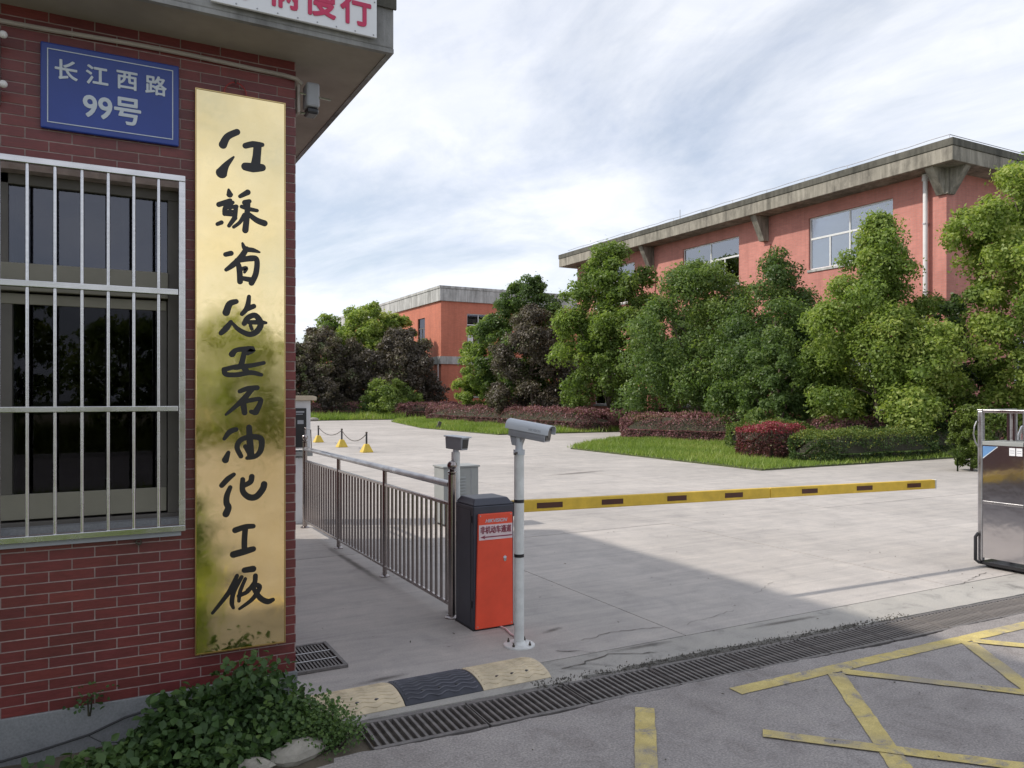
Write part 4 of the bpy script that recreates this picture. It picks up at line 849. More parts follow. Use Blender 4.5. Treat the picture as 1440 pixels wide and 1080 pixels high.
MB().prism([(27.09, 8.96), (27.0, 8.96), (26.3, 9.857), (27.09, 9.857)], 17.30, 17.62, 'y').prism([(17.29, 8.96), (17.2, 8.96), (16.6, 9.857), (17.29, 9.857)], 27.12, 27.44, 'x').box(27.0, 27.09, 17.2, 17.30, 8.96, 9.857).build('corner_bracket', M['conc_dark'], rb)
MB().tube([(27.02, 18.05, .1), (27.02, 18.05, 9.65)], .085, 14).tube([(27.02, 18.05, 9.60), (27.02, 18.05, 9.84)], .12, 12).build('downpipe', M['pipe_white'], rb, smooth=True)
for z in (3, 5.5, 8): box('pipe_clip', 26.92, 27.199, 18.0, 18.1, z, z + .05, M['steel_dull'], rb)
m = MB(); m.tube([(26.5, y, 10.86 + .02 * math.sin(y * 3)) for y in np.arange(16.8, 42, .8)], .014, 5).tube([(x, 16.8, 10.86) for x in (26.5, 36, 46)], .014, 5)
for y in np.arange(16.8, 42, 2.1): m.tube([(26.5, y, 10.64), (26.5, y, 10.87)], .012, 5)
m.tube([(26.5, 31, 10.64), (26.5, 31, 11.2)], .02, 6); m.build('lightning_conductor', M['steel_dull'], rb)
# left building
lbd = thing('orange_factory_building', 'orange-red brick building with pale parapet in the far middle of the yard', 'building', (26.0, 60.6, 0))
H2 = [(y, y + 1.7, 6.05, 8.6) for y in (64.2, 70, 76, 82, 88)] + [(y, y + 1.7, 1.1, 3.5) for y in (64.2, 70, 76, 82, 88)]
H3 = [(x, x + 2.2, 6.0, 8.75) for x in (28.4, 34.0, 39.6)] + [(x, x + 2.2, 1.65, 3.9) for x in (28.4, 34.0, 39.6)]
wall_with_holes(lbd, 'x', 26.0, 60.9, 100, -.1, 9.70, H2, M['wall_orange']); wall_with_holes(lbd, 'y', 60.6, 26.0, 44, -.1, 9.70, H3, M['wall_orange'])
MB().box(43.7, 44, 60.9, 100, -.1, 9.7).box(26, 44, 100, 100.3, -.1, 9.7).build('wall', M['wall_orange'], lbd)
for a, b, c, d in H2: fwin(lbd, 'x', 26.0, a, b, c, d, d - .9, 1, 2, M['frame_dark'], blind=False)
for a, b, c, d in H3: fwin(lbd, 'y', 60.6, a, b, c, d, d - .95, 2, 2, M['frame_white'], blind=False)
box('parapet', 25.82, 44.2, 60.42, 100.5, 9.702, 10.75, M['conc_light'], lbd, bevel=.02); box('coping', 25.77, 44.25, 60.37, 100.55, 10.752, 10.98, M['conc_light'], lbd, bevel=.02)
MB().box(25.85, 25.998, 60.45, 100, 4.4, 5.05).box(25.998, 44, 60.45, 60.598, 4.4, 5.05).build('storey_band', M['conc_light'], lbd)
box('floor_slab', 26.6, 43.6, 61.2, 99.5, 4.6, 4.8, M['room_far'], lbd); box('inner_wall', 26.6, 43.6, 63.2, 63.3, 0, 9.6, M['room'], lbd)
box('inner_wall', 28.1, 28.2, 63.3, 99.5, 0, 9.6, M['room'], lbd)
MB().tube([(25.86, 60.9, 0), (25.86, 60.9, 4.38)], .06, 8).build('downpipe', M['pipe_white'], lbd)
box('hanging_towel', 28.5, 29.0, 60.66, 60.69, 6.02, 6.9, M['pole_white'], lbd)
# far building at the left
fb = thing('far_warehouse', 'low pale-roofed building far away at the left behind the purple trees', 'building', (24, 118, 0))
fh = [(x, x + 2, 3.5, 6) for x in range(14, 44, 5)]
wall_with_holes(fb, 'y', 118, 10, 46, -.1, 7.6, fh, M['wall_orange']); box('roof', 9.4, 46.6, 117.4, 133, 7.602, 9.5, M['conc_light'], fb)
MB().box(10, 10.3, 118.3, 132, -.1, 7.6).box(45.7, 46, 118.3, 132, -.1, 7.6).box(10, 46, 132, 132.3, -.1, 7.6).build('wall', M['wall_orange'], fb)
for a, b, c, d in fh: fwin(fb, 'y', 118, a, b, c, d, d - .8, 1, 2, M['frame_dark'])

# ------------------------------------------------------------------ planting
def leaf_pts(rng, centers, radii, n, shell=(.55, 1.02), flat=.85):
    k = rng.integers(0, len(centers), n) if True else None
    D_ = norm(rng.normal(size=(n, 3))); D_[:, 2] = np.where(rng.random(n) < .35, np.abs(D_[:, 2]), D_[:, 2])
    rr = radii[k] * (shell[0] + (shell[1] - shell[0]) * rng.random(n) ** .45)
    P = centers[k] + D_ * rr[:, None] * np.array([1, 1, flat]); return P, D_, k
def make_tree(name, label, cat, x, y, h, w, mat, seed, n=22000, base=.7, leaf=.15, tone0=.45, pu=1.0, group='trees in the planted beds', shape='ovoid', trunk_r=.11):
    rng = np.random.default_rng(seed); t = thing(name, label, cat, (x, y, 0), 0, group)
    # clump centres fill an uneven envelope
    K = int(150 * pu); C = []; Rd = []; NL = 11; LC = []; LR = []; LT = rng.normal(0, .09, 60)
    def env(u):
        if shape == 'cone': return min(1, .78 + 1.2 * u) * max(0, 1 - max(0, (u - .3) / .7) ** 2.0) ** .7
        if shape == 'point': return min(1, .75 + 1.2 * u) * max(0, 1 - max(0, (u - .15) / .85) ** 1.35) ** .85
        if shape == 'dome': return math.sqrt(max(0, 1 - (u * .95) ** 2))
        return min(1, .6 + 1.3 * u) * math.sqrt(max(0, 1 - max(0, (u - .4) / .6) ** 2.2))
    H_ = h - base
    for q in range(NL * 3):                                # big uneven lobes up the crown
        u = (q + .5) / (NL * 3) * .95; a = q * 2.4 + rng.uniform(-.5, .5); lr = w * rng.uniform(.22, .42) * (.28 + .72 * env(u))
        rad = max(0, w * env(u) * rng.uniform(.72, 1.08) - lr)
        LC.append((rad * math.cos(a), rad * math.sin(a), min(base + H_ * u + lr * .3, h - lr * .8))); LR.append(lr)
    LC.append((rng.normal(0, .06) * w, rng.normal(0, .06) * w, h - w * .11)); LR.append(w * .11); LC.append((rng.normal(0, .08) * w, rng.normal(0, .08) * w, h - w * .3)); LR.append(w * .17)
    wt_ = np.array(LR) ** 2; wt_ /= wt_.sum(); lk = rng.choice(len(LC), K * 2, p=wt_)
    for q in lk:
        d = rng.normal(size=3); d /= np.linalg.norm(d); d[2] = abs(d[2]) if rng.random() < .5 else d[2]
        pr = w * rng.uniform(.075, .16); c_ = np.array(LC[q]) + d * max(0, LR[q] - pr * .6) * rng.uniform(.7, 1.05)
        c_[2] = max(c_[2], base * .7 if h > 2 else .08); C.append(c_); Rd.append(pr)
    C = np.array(C); Rd = np.array(Rd); K = len(C)
    P, Dn, k = leaf_pts(rng, C, Rd, n)
    P += rng.normal(size=(n, 3)) * np.where(rng.random((n, 1)) < .15, .04, .012) * w; P[:, 2] = np.maximum(P[:, 2], .12 if h > 2 else .02)
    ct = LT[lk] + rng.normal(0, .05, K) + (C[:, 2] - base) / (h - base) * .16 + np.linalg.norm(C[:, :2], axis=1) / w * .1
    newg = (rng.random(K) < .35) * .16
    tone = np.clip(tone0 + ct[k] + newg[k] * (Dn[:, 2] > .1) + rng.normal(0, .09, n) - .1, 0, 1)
    N = norm(Dn * .8 + rng.normal(size=(n, 3)) * .55 + np.array([0, 0, .35]))
    L = rng.uniform(.7, 1.25, n) * leaf
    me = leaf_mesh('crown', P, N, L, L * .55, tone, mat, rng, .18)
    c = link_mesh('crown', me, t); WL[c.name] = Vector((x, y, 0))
    m = MB(); tz = base + (h - base) * .62
    tr = [(0, 0, 0), (.03 * w, .02 * w, tz * .3), (-.02 * w, .04 * w, tz * .65), (.02 * w, 0, tz)]
    m.tube([(-.0, 0, -.05)] + tr[1:], [trunk_r, trunk_r * .85, trunk_r * .6, trunk_r * .3], 9)
    m.lathe([(trunk_r * 1.5, -.05), (trunk_r * 1.05, .15)], (0, 0, 0), 9)
    for q in range(9):
        e = C[rng.integers(0, K)]; z0 = rng.uniform(base * .6 + .2, tz * .85); zz_ = max(e[2], z0 + .3)
        m.tube([(0, 0, z0), (e[0] * .4, e[1] * .4, z0 + (zz_ - z0) * .55), (e[0] * .9, e[1] * .9, zz_)], [trunk_r * .45, trunk_r * .28, trunk_r * .1], 6)
    m.build('trunk', M['bark'], t, smooth=True, local=True)
    return t
TG = 'trees in front of the right-hand building'
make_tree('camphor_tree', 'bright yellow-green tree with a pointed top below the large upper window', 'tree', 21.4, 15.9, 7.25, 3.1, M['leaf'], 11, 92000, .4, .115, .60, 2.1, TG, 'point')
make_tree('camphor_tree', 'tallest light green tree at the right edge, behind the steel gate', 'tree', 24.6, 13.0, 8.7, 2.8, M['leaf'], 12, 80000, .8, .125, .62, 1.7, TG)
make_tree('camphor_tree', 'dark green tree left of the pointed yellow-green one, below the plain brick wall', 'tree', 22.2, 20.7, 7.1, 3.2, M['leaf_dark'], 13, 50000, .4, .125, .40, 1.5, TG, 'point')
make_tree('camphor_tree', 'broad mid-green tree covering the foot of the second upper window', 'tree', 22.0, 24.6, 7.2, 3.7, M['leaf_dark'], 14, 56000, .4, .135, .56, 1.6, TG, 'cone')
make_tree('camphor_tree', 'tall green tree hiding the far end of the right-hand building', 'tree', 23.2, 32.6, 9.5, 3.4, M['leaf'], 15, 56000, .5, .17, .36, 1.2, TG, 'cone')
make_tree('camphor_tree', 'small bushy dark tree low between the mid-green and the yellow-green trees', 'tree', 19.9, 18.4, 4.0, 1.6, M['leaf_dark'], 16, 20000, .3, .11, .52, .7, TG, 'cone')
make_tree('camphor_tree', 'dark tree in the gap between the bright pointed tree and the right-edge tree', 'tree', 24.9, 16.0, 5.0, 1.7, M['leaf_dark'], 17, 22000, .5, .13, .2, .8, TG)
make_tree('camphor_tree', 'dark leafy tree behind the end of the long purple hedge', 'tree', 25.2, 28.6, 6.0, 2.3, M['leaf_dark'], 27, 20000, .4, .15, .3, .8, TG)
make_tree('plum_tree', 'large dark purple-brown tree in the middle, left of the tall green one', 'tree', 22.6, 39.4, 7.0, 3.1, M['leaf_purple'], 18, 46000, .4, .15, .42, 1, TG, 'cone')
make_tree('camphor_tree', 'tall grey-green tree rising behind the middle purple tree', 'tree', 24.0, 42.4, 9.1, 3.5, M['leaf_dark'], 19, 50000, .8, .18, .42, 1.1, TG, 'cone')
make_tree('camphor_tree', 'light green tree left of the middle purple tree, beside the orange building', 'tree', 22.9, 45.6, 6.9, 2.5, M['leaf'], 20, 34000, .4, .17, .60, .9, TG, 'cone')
TG = 'trees in front of the left-hand building'
make_tree('plum_tree', 'dark purple tree at the far left beside the brick guardhouse edge', 'tree', 16.4, 61.4, 7.0, 3.9, M['leaf_purple'], 21, 40000, .3, .21, .5, 1, TG, 'cone')
make_tree('plum_tree', 'dark purple tree left of the orange building corner', 'tree', 21.9, 59.2, 7.0, 3.9, M['leaf_purple'], 22, 40000, .3, .21, .36, 1, TG, 'cone')
make_tree('camphor_tree', 'yellow-green tree rising behind the two far purple trees', 'tree', 20.6, 63.6, 9.4, 3.4, M['leaf'], 23, 26000, 1.2, .24, .68, 1, TG)
make_tree('camphor_tree', 'dark green tree behind the leftmost purple tree', 'tree', 18.2, 65.5, 8.6, 3.4, M['leaf'], 24, 20000, 1, .24, .40, .9, TG, 'cone')
make_tree('camphor_tree', 'second yellow-green treetop left of the orange building, close to its wall', 'tree', 23.2, 63.4, 8.7, 2.4, M['leaf'], 25, 18000, 1.2, .24, .60, .8, TG)
make_tree('round_shrub', 'rounded light green shrub below the left-hand purple trees', 'shrub', 20.3, 57.0, 2.9, 2.6, M['leaf_dark'], 26, 18000, .1, .16, .8, .8, TG, 'dome', .05)
make_tree('plum_tree', 'dark tree standing right at the left end of the farthest hedge', 'tree', 13.6, 60.5, 5.6, 2.4, M['leaf_purple'], 28, 16000, .3, .22, .55, .8, TG, 'cone')

def hedge(name, label, x0, x1, y0, y1, h, mat, seed, n, leaf=.055, tone0=.5, rz=0, rnd_=.6, group='clipped hedges', cat='hedge', red_top=0, core=True):
    rng = np.random.default_rng(seed); cx_, cy_ = (x0 + x1) / 2, (y0 + y1) / 2; a, b = (x1 - x0) / 2, (y1 - y0) / 2
    t = thing(name, label, cat, (cx_, cy_, 0), rz, group)
    At, As = 4 * a * b, 4 * (a + b) * h
    m = int(n * At / (At + As)); P = np.zeros((n, 3)); N = np.zeros((n, 3))
    P[:m, 0] = rng.uniform(-a, a, m); P[:m, 1] = rng.uniform(-b, b, m); P[:m, 2] = h; N[:m, 2] = 1
    q = n - m; s_ = rng.random(q) < a / (a + b); sg = np.where(rng.random(q) < .5, -1., 1.)
    P[m:, 0] = np.where(s_, rng.uniform(-a, a, q), sg * a); P[m:, 1] = np.where(s_, sg * b, rng.uniform(-b, b, q)); P[m:, 2] = rng.uniform(0.02, h, q)
    N[m:, 0] = np.where(s_, 0, sg); N[m:, 1] = np.where(s_, sg, 0)
    # round the box: pull points towards the rounded-box surface
    r = min(rnd_, a * .95, b * .95, h * .68); rv = min(a, b) * .8
    ix = np.clip(P[:, 0], -(a - rv), a - rv); iy = np.clip(P[:, 1], -(b - rv), b - rv)
    ox, oy = P[:, 0] - ix, P[:, 1] - iy; d = np.sqrt(ox ** 2 + oy ** 2) + 1e-9; k = np.minimum(1, rv / d); P[:, 0] = ix + ox * k; P[:, 1] = iy + oy * k
    ed_ = np.clip((np.maximum(np.abs(P[:, 0]) - (a - r), np.abs(P[:, 1]) - (b - r))) / r, 0, 1)
    P[:, 2] = np.where(P[:, 2] > h - r, np.minimum(P[:, 2], h - r + r * np.sqrt(np.clip(1 - ed_ ** 2, 0, 1))), P[:, 2])
    ph = rng.uniform(0, 6.28, 6)
    bump_ = .07 * (np.sin(P[:, 0] * 3.1 + ph[0]) * np.sin(P[:, 1] * 2.7 + ph[1]) + .7 * np.sin(P[:, 0] * 7.3 + ph[2] + P[:, 1] * 4.1) + .5 * np.sin(P[:, 1] * 9 + ph[3] + P[:, 2] * 8))
    P += N * (bump_[:, None] + rng.normal(0, .022, (n, 1)) - .01 + (rng.random((n, 1)) < .06) * rng.random((n, 1)) * .1)
    P[:, 2] = np.maximum(P[:, 2], .01)
    patch = .5 + .5 * np.sin(P[:, 0] * 1.9 + ph[4]) * np.sin(P[:, 1] * 1.7 + ph[5])
    tone = np.clip(tone0 + .18 * (patch - .5) + rng.normal(0, .14, n) + red_top * (P[:, 2] > h * .8), 0, 1)
    tone = np.where(rng.random(n) < .03, 1, tone)
    Nn = norm(N * .6 + rng.normal(size=(n, 3)) * .75); L = rng.uniform(.7, 1.3, n) * leaf
    c = link_mesh('foliage', leaf_mesh('foliage', P, Nn, L, L * .62, tone, mat, rng, .15), t)
    if core:
        e = .07; MB().prism([((a - e) * math.cos(q_) * min(1, 1), (b - e) * math.sin(q_)) for q_ in [math.pi * 2 * i / 16 for i in range(16)]], -.02, h - .12) if False else None
        rr = rv; pts = []
        for sx_, sy_, a0 in ((1, 1, 0), (-1, 1, 90), (-1, -1, 180), (1, -1, 270)):
            for k_ in range(5): q_ = R(a0 + k_ * 22.5); pts.append((sx_ * (a - rr) + (rr - .09) * math.cos(q_), sy_ * (b - rr) + (rr - .09) * math.sin(q_)))
        mm = MB(); z1_ = h - r * 1.0; top = [(p_[0] * .68, p_[1] * .68) for p_ in pts]; n_ = len(pts)
        vs = [(*p_, -.02) for p_ in pts] + [(*p_, z1_) for p_ in pts] + [(*p_, h - .12) for p_ in top]
        mm.add(vs, [tuple(range(n_))[::-1], tuple(range(2 * n_, 3 * n_))] + [(o_ + i, o_ + (i + 1) % n_, o_ + n_ + (i + 1) % n_, o_ + n_ + i) for o_ in (0, n_) for i in range(n_)])
        mm.build('inner_twigs', M['twig'], t, local=True)
    return t
hedge('hedge', 'long purple-red hedge behind the near grass bed', 19.55, 21.05, 18.9, 25.9, 1.0, M['leaf_red'], 31, 38000, .06, .52, R(20), red_top=.22)
hedge('hedge', 'pinkish purple hedge right of the pale green patch, behind the clipped green hedge', 19.6, 22.4, 15.6, 17.6, .98, M['leaf_red'], 32, 17000, .06, .66, red_top=.1)
hedge('hedge', 'pale green patch of hedge between the purple hedge and the pinkish one', 17.6, 19.8, 16.4, 18.9, .9, M['leaf_hedge'], 33, 20000, .055, .72)
hedge('hedge', 'bright red rounded hedge at the near corner of the grass bed', 15.6, 17.2, 14.65, 16.3, .9, M['leaf_pink'], 34, 20000, .05, .30, rnd_=.4, red_top=.42)
hedge('hedge', 'clipped green hedge with yellowish top beside the red one', 15.9, 20.8, 13.3, 14.62, .76, M['leaf_hedge'], 35, 36000, .05, .32, red_top=.40)
hedge('hedge', 'dark green low hedge continuing behind the clipped green one towards the right', 20.2, 25.4, 13.9, 15.6, .8, M['leaf_hedge'], 36, 20000, .055, .15)
hedge('hedge', 'big purple-brown box hedge of the middle bed with a shaded end', 20.3, 22.4, 30.4, 50.5, 1.05, M['leaf_red'], 37, 52000, .08, .40, red_top=.12)
hedge('hedge', 'purple-brown hedge running right from the middle bed corner behind the side road', 22.3, 30.5, 30.5, 32.2, 1.0, M['leaf_red'], 38, 26000, .075, .35)
hedge('hedge', 'purple-brown hedge at the foot of the orange building', 19.9, 31, 53.9, 56.4, 1.15, M['leaf_red'], 39, 24000, .11, .35, red_top=.12)
hedge('hedge', 'low reddish hedge behind the farthest grass strip', 8.5, 19.8, 58.6, 60.2, 1.15, M['leaf_red'], 40, 16000, .12, .6, red_top=.2)
cy = make_tree('cypress_shrub', 'small upright cypress shrub just left of the steel gate', 'shrub', 17.7, 10.7, 1.5, .55, M['leaf_cypress'], 41, 22000, .03, .06, .6, 1.6, 'shrubs along the near bed', 'ovoid', .03)
make_tree('spiky_shrub', 'low shrub hidden behind the steel gate head', 'shrub', 19.2, 11.0, 1.3, .7, M['leaf_cypress'], 42, 6000, .05, .08, .3, .7, 'shrubs along the near bed', 'dome', .03)
t = thing('spiky_plant', 'pale spiky leaves sticking out left of the cypress shrub', 'plant', (17.25, 10.75, 0)); rng = np.random.default_rng(8); m = MB()
for k in range(34):
    a = rng.uniform(0, 6.28); e = rng.uniform(.25, 1.1); l_ = rng.uniform(.35, .6); d = Vector((math.cos(a) * math.cos(e), math.sin(a) * math.cos(e), math.sin(e))); s_ = d.cross(Vector((0, 0, 1))).normalized() * .016; p = Vector((17.25, 10.75, .3))
    m.add([p - s_, p + s_, p + d * l_], [(0, 1, 2)])
for z_ in (0, .1): m.tube([(17.25, 10.75, 0), (17.25, 10.75, .32)], .02, 6)
m.build('leaves', M['sign_white'] if False else M['grass_dry'], t)

def grass_bed(name, label, poly, n, hgt, mat, seed, soilh=.04, w=.012):
    rng = np.random.default_rng(seed); P = np.array(poly); lo, hi = P.min(0), P.max(0); pts = []
    def inside(q):
        c = np.zeros(len(q), bool); j = len(P) - 1
        for i in range(len(P)):
            xi, yi = P[i]; xj, yj = P[j]
            c ^= ((yi > q[:, 1]) != (yj > q[:, 1])) & (q[:, 0] < (xj - xi) * (q[:, 1] - yi) / (yj - yi + 1e-12) + xi); j = i
        return c
    while len(pts) < n:
        q = rng.uniform(lo, hi, (n, 2)); ins = inside(q); q = q[ins] + rng.normal(0, .06, (ins.sum(), 2)); pts += list(q)
    q = np.array(pts[:n]); a = rng.uniform(0, 6.28, n); H_ = hgt * rng.uniform(.45, 1.3, n) * (1 + .35 * np.sin(q[:, 0] * 2.1) * np.sin(q[:, 1] * 1.7))
    S = np.stack([np.cos(a), np.sin(a), np.zeros(n)], 1) * w * rng.uniform(.6, 1.3, (n, 1)); B = np.column_stack([q, np.full(n, soilh)])
    lean = rng.normal(0, .35, (n, 3)) * H_[:, None]; lean[:, 2] = H_
    V = np.stack([B - S, B + S, B + lean], 1).reshape(-1, 3); F = np.arange(3 * n).reshape(n, 3)
    tone = np.clip(.5 + .18 * np.sin(q[:, 0] * 1.3 + 1) * np.sin(q[:, 1] * .9) + rng.normal(0, .16, n), 0, 1)
    o = link_mesh(name, np_mesh(name, V, 3, F, mat, np.repeat(tone, 3)), kind='stuff'); setp(o, label, 'grass')
    MB().prism(poly, -.02, soilh).build('planting_bed', M['verge'], kind='structure')
grass_bed('grass', 'bright green grass of the near bed in front of the hedges', [(13.45, 12.95), (15.3, 13.0), (26.5, 13.1), (27.1, 17.2), (27.1, 29.4), (20, 26.6), (14.9, 22.6), (13.6, 21.2)], 90000, .11, M['grass'], 51)
grass_bed('grass', 'yellowish green grass at the left end of the middle bed', [(15.7, 30.3), (27.1, 30.1), (27.1, 52.5), (20, 52.3), (17.5, 49), (15.4, 38.5)], 55000, .2, M['grass'], 52, w=.02)
grass_bed('grass', 'tall grass strip of the farthest bed below the purple trees', [(6, 53.6), (19.8, 53.6), (32, 53.6), (32, 60.4), (26, 60.4), (25.8, 72), (6, 72)], 42000, .42, M['grass'], 53, w=.035)

# ------------------------------------------------------------------ weeds at the foot of the guardhouse wall
m = MB(); r_ = random.Random(2); nx, ny = 30, 10; vs = []
for i in range(nx + 1):
    for j in range(ny + 1):
        x = -2.2 + 3.55 * i / nx; y = 3.42 + .82 * j / ny; ed2 = min(1, min(j, (nx - i) * .6) / 3)
        vs.append((x, y + (.05 * math.sin(x * 5) if j == 0 else 0), -.04 + ed2 * (.055 + .015 * r_.random()) + .01 * math.sin(x * 7) * ed2))
m.add(vs, [(i * (ny + 1) + j, (i + 1) * (ny + 1) + j, (i + 1) * (ny + 1) + j + 1, i * (ny + 1) + j + 1) for i in range(nx) for j in range(ny)])
m.build('soil_strip', M['soil'], kind='structure', smooth=True)
def weed(name, label, x, y, w, d, h, n, seed, leaf=.038, tone0=.5, mat='leaf_weed', cat='weed', stems=14, vine=None):
    rng = np.random.default_rng(seed); t = thing(name, label, cat, (x, y, .0), 0, 'weeds at the wall foot')
    K = max(6, int(n / 45)); C = []
    for k in range(K):
        a = rng.uniform(0, 6.283); q = rng.random() ** .5; cx_, cy_ = w * q * math.cos(a), d * q * math.sin(a)
        C.append((cx_, cy_, h * (.25 + .75 * rng.random()) * (1 - .55 * q ** 2)))
    C = np.array(C); k = rng.integers(0, K, n); P = C[k] + rng.normal(0, 1, (n, 3)) * np.array([.045, .04, .045])
    P[:, 2] = np.abs(P[:, 2]) + .01; P[:, 1] = np.minimum(P[:, 1], 4.195 - y)
    N = norm(rng.normal(size=(n, 3)) * .55 + np.array([0, -.35, .8])); T = norm(rng.normal(size=(n, 3)) + np.array([0, 0, -.3])); T = norm(T - N * (T * N).sum(1, keepdims=True)); B = np.cross(N, T)
    L = rng.uniform(.55, 1.3, n)[:, None] * leaf; W = L * .78
    # six-cornered leaf folded along its rib
    pts = [P - T * L * .5, P - T * L * .1 + B * W * .5 + N * L * .10, P + T * L * .25 + B * W * .36 + N * L * .07, P + T * L * .55 - N * L * .12, P + T * L * .25 - B * W * .36 + N * L * .07, P - T * L * .1 - B * W * .5 + N * L * .10]
    V = np.stack(pts, 1).reshape(-1, 3); i0 = np.arange(n)[:, None] * 6
    F = np.concatenate([i0 + np.array(f) for f in ((0, 1, 2, 3), (0, 3, 4, 5))])
    tone = np.clip(tone0 + rng.normal(0, .17, n) + .15 * (P[:, 2] / h - .5), 0, 1)
    link_mesh('leaves', np_mesh('leaves', V, 4, F, M[mat], np.repeat(tone, 6)), t)
    m = MB()
    for s_ in range(stems):
        e = C[rng.integers(0, K)]; m.tube([(e[0] * .3, e[1] * .3, -.03), (e[0] * .7, e[1] * .7, e[2] * .5), (e[0], min(e[1], 4.19 - y), e[2] + .03)], [.004, .003, .0015], 5)
    m.build('stems', M['twig'], t, local=True); return t
weed('leafy_weed', 'tallest leafy weed against the concrete foot of the wall below the brass plate', .66, 4.02, .24, .14, .36, 1900, 61, .040, .36)
weed('leafy_weed', 'broad dark leafy weed at the wall foot left of the tallest one', .42, 3.97, .22, .16, .25, 1500, 62, .046, .28)
weed('leafy_weed', 'feathery bright weed by the end of the drain grating', 1.03, 3.76, .13, .10, .13, 2000, 63, .016, .70, stems=40)
weed('leafy_weed', 'green weed in front of the wall corner beside the speed bump end', .90, 3.93, .17, .13, .19, 1600, 64, .026, .58)
weed('leafy_weed', 'low weeds with broad leaves in the bottom left corner of the photo', .12, 3.84, .24, .10, .10, 800, 65, .044, .50)
weed('leafy_weed', 'low weed clump in front of the broad dark weed', .58, 3.80, .24, .09, .15, 1000, 66, .036, .52)
weed('leafy_weed', 'small sprig growing from the brick joint above the concrete foot', .0, 4.17, .035, .015, .075, 60, 67, .022, .3, stems=5).location = (.0, 4.17, .23)
weed('leafy_weed', 'thin ground weeds along the wall foot at the left edge', -.35, 3.75, .3, .2, .09, 700, 68, .034, .4)
for (x, y, zr, sc_, l) in ((.86, 3.70, .3, .85, 'pale broken kerb stone lying in front of the weeds'), (.66, 3.66, -.4, .5, 'smaller broken stone left of the pale kerb stone')):
    r_ = random.Random(int(x * 100)); m = MB().ball((0, 0, 0), .13 * sc_, 10, 6, (1.3, .75, .5)); m.v = [(a * r_.uniform(.88, 1.12), b * r_.uniform(.88, 1.12), c_ * r_.uniform(.9, 1.1)) for a, b, c_ in m.v]
    m.xf(Matrix.Translation((x, y, .03)) @ Matrix.Rotation(zr, 4, 'Z')); setp(m.build('kerb_stone', M['stone']), l, 'stone')
# scattered dead leaves and grit on the paving
rng = np.random.default_rng(77); n = 260; X = rng.uniform(1.1, 9, n); Y = rng.uniform(2.2, 9, n); P = np.column_stack([X, Y, np.full(n, .010)])
P = P[np.abs(P[:, 1] - 3.7) > .32]; n = len(P)
o = link_mesh('fallen_leaves', leaf_mesh('fallen_leaves', P, norm(rng.normal(size=(n, 3)) * .25 + np.array([0, 0, 1])), rng.uniform(.008, .03, n), rng.uniform(.006, .014, n), rng.uniform(0, .6, n), M['leaf_purple'], rng, .1), kind='stuff'); setp(o, 'small dead leaves scattered over the paving', 'leaves')

# ------------------------------------------------------------------ across the street behind the camera (seen in the brass plate and the panes)
TG = 'trees across the street'
for i, (x, y, h, w, tn, l) in enumerate([(-2.4, -18, 5.6, 2.0, 0.70, 'leafy tree across the street reflected in the window'), (4.4, -19, 4.6, 2.2, 0.80, 'bushy tree across the street reflected in the brass plate'), (8.5, -20, 5.6, 2.4, 0.90, 'taller tree across the street right of the bushy one'),
                                     (1.2, -22, 4.4, 2.4, 0.65, 'tree across the street behind the kerb, between the others'), (13.5, -19, 6, 2.5, .5, 'far right tree across the street'), (-9, -19, 6.5, 2.6, .5, 'far left tree across the street')]):
    make_tree('street_tree', l, 'tree', x, y, h, w, M['leaf'], 90 + i, 7000, .4, .2, tn, .6, TG)
grass_bed('grass', 'dry grass verge across the street', [(-20, -30), (30, -30), (30, -16.4), (-20, -16.4)], 40000, .55, M['grass_dry'], 54, .09, .03)

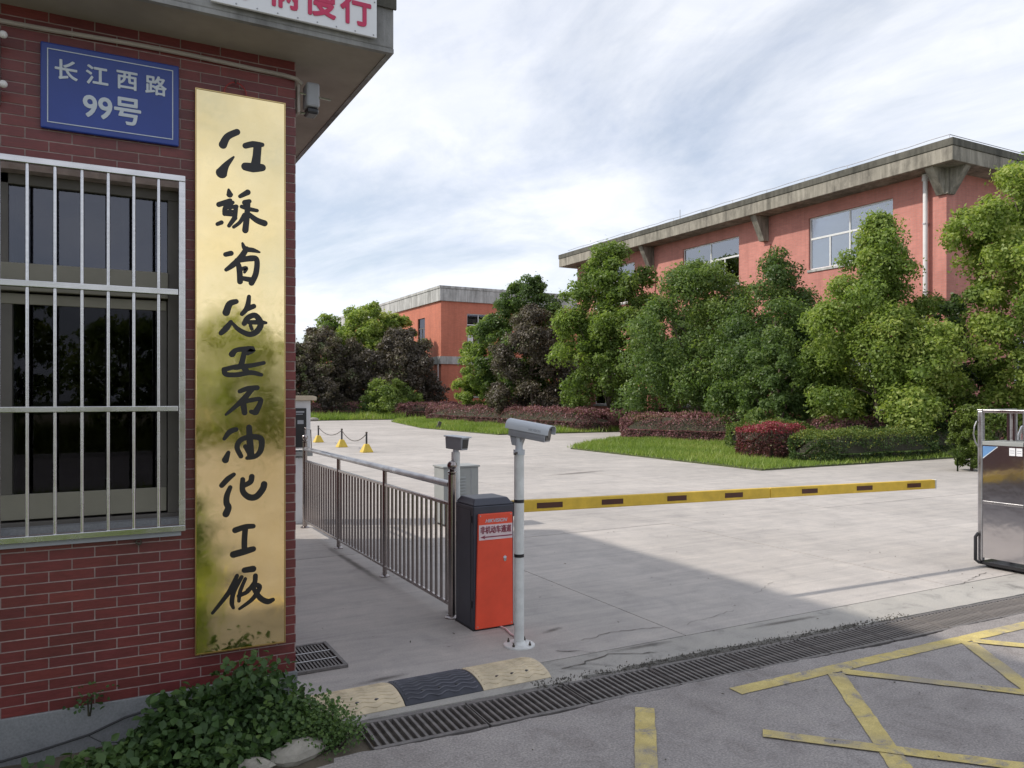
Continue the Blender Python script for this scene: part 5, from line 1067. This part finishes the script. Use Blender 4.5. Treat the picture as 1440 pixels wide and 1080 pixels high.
grass_bed('grass', 'overgrown green verge beside the guardhouse corner on the street side', [(-5, -6), (1.5, -6), (1.2, -1.5), (.82, 2.0), (.62, 3.2), (-5, 3.3)], 26000, .22, M['grass'], 55, .02, .012)
for i, (x, y, l) in enumerate([(.35, 2.2, 'green bush on the verge nearest the guardhouse wall'), (.7, .9, 'second green bush on the verge'), (.9, -.6, 'third green bush on the verge')]):
    make_tree('verge_bush', l, 'shrub', x, y, [.5, .6, .7][i], .30, M['leaf_dark'], 120 + i, 3500, .03, .05, .5, .4, 'bushes on the near verge', 'dome', .012)

# soft dark patches on the paving: oil stains and a strip along the railing foot
def stain_mat():
    t = NT('soft_dark_patch'); t.t.nodes.remove(t.b)
    tc = t.n('ShaderNodeTexCoord'); ln = t.n('ShaderNodeVectorMath', operation='LENGTH'); t.l(tc.outputs['Object'], ln.inputs[0])
    nz = t.noise(7, 7, .75, 'World'); sm = t.n('ShaderNodeMath', operation='MULTIPLY_ADD'); sm.inputs[1].default_value = .9; t.l(nz, sm.inputs[0]); t.l(ln.outputs['Value'], sm.inputs[2])
    mk = t.ramp(sm.outputs[0], [(.5, (.42,) * 3), (1.15, (0,) * 3)])
    tr = t.n('ShaderNodeBsdfTransparent'); df = t.n('ShaderNodeBsdfDiffuse'); df.inputs[0].default_value = (.07, .062, .055, 1)
    m = t.n('ShaderNodeMixShader'); t.l(mk, m.inputs[0]); t.l(tr.outputs[0], m.inputs[1]); t.l(df.outputs[0], m.inputs[2]); t.l(m.outputs[0], t.out.inputs[0]); return t.m
M['stain'] = stain_mat()
for i, (x, y, a, b, rz) in enumerate([(2.95, 4.85, .26, .07, .3), (1.55, 4.5, .4, .07, .1), (4.6, 4.2, .9, .06, -.03), (3.3, 4.25, .5, .07, -.03), (2.36, 7.8, .09, 2.2, 0), (9.5, 14.5, 2.0, .25, .2)]):
    n_ = 18; o = MB().add([(math.cos(6.2832 * k / n_), math.sin(6.2832 * k / n_), 0) for k in range(n_)], [tuple(range(n_))]).build('dark_ground_patch', M['stain'], kind='structure')
    o.scale = (a, b, 1); o.rotation_euler = (0, 0, rz); o.location = (x, y, .0022 + .00025 * i)
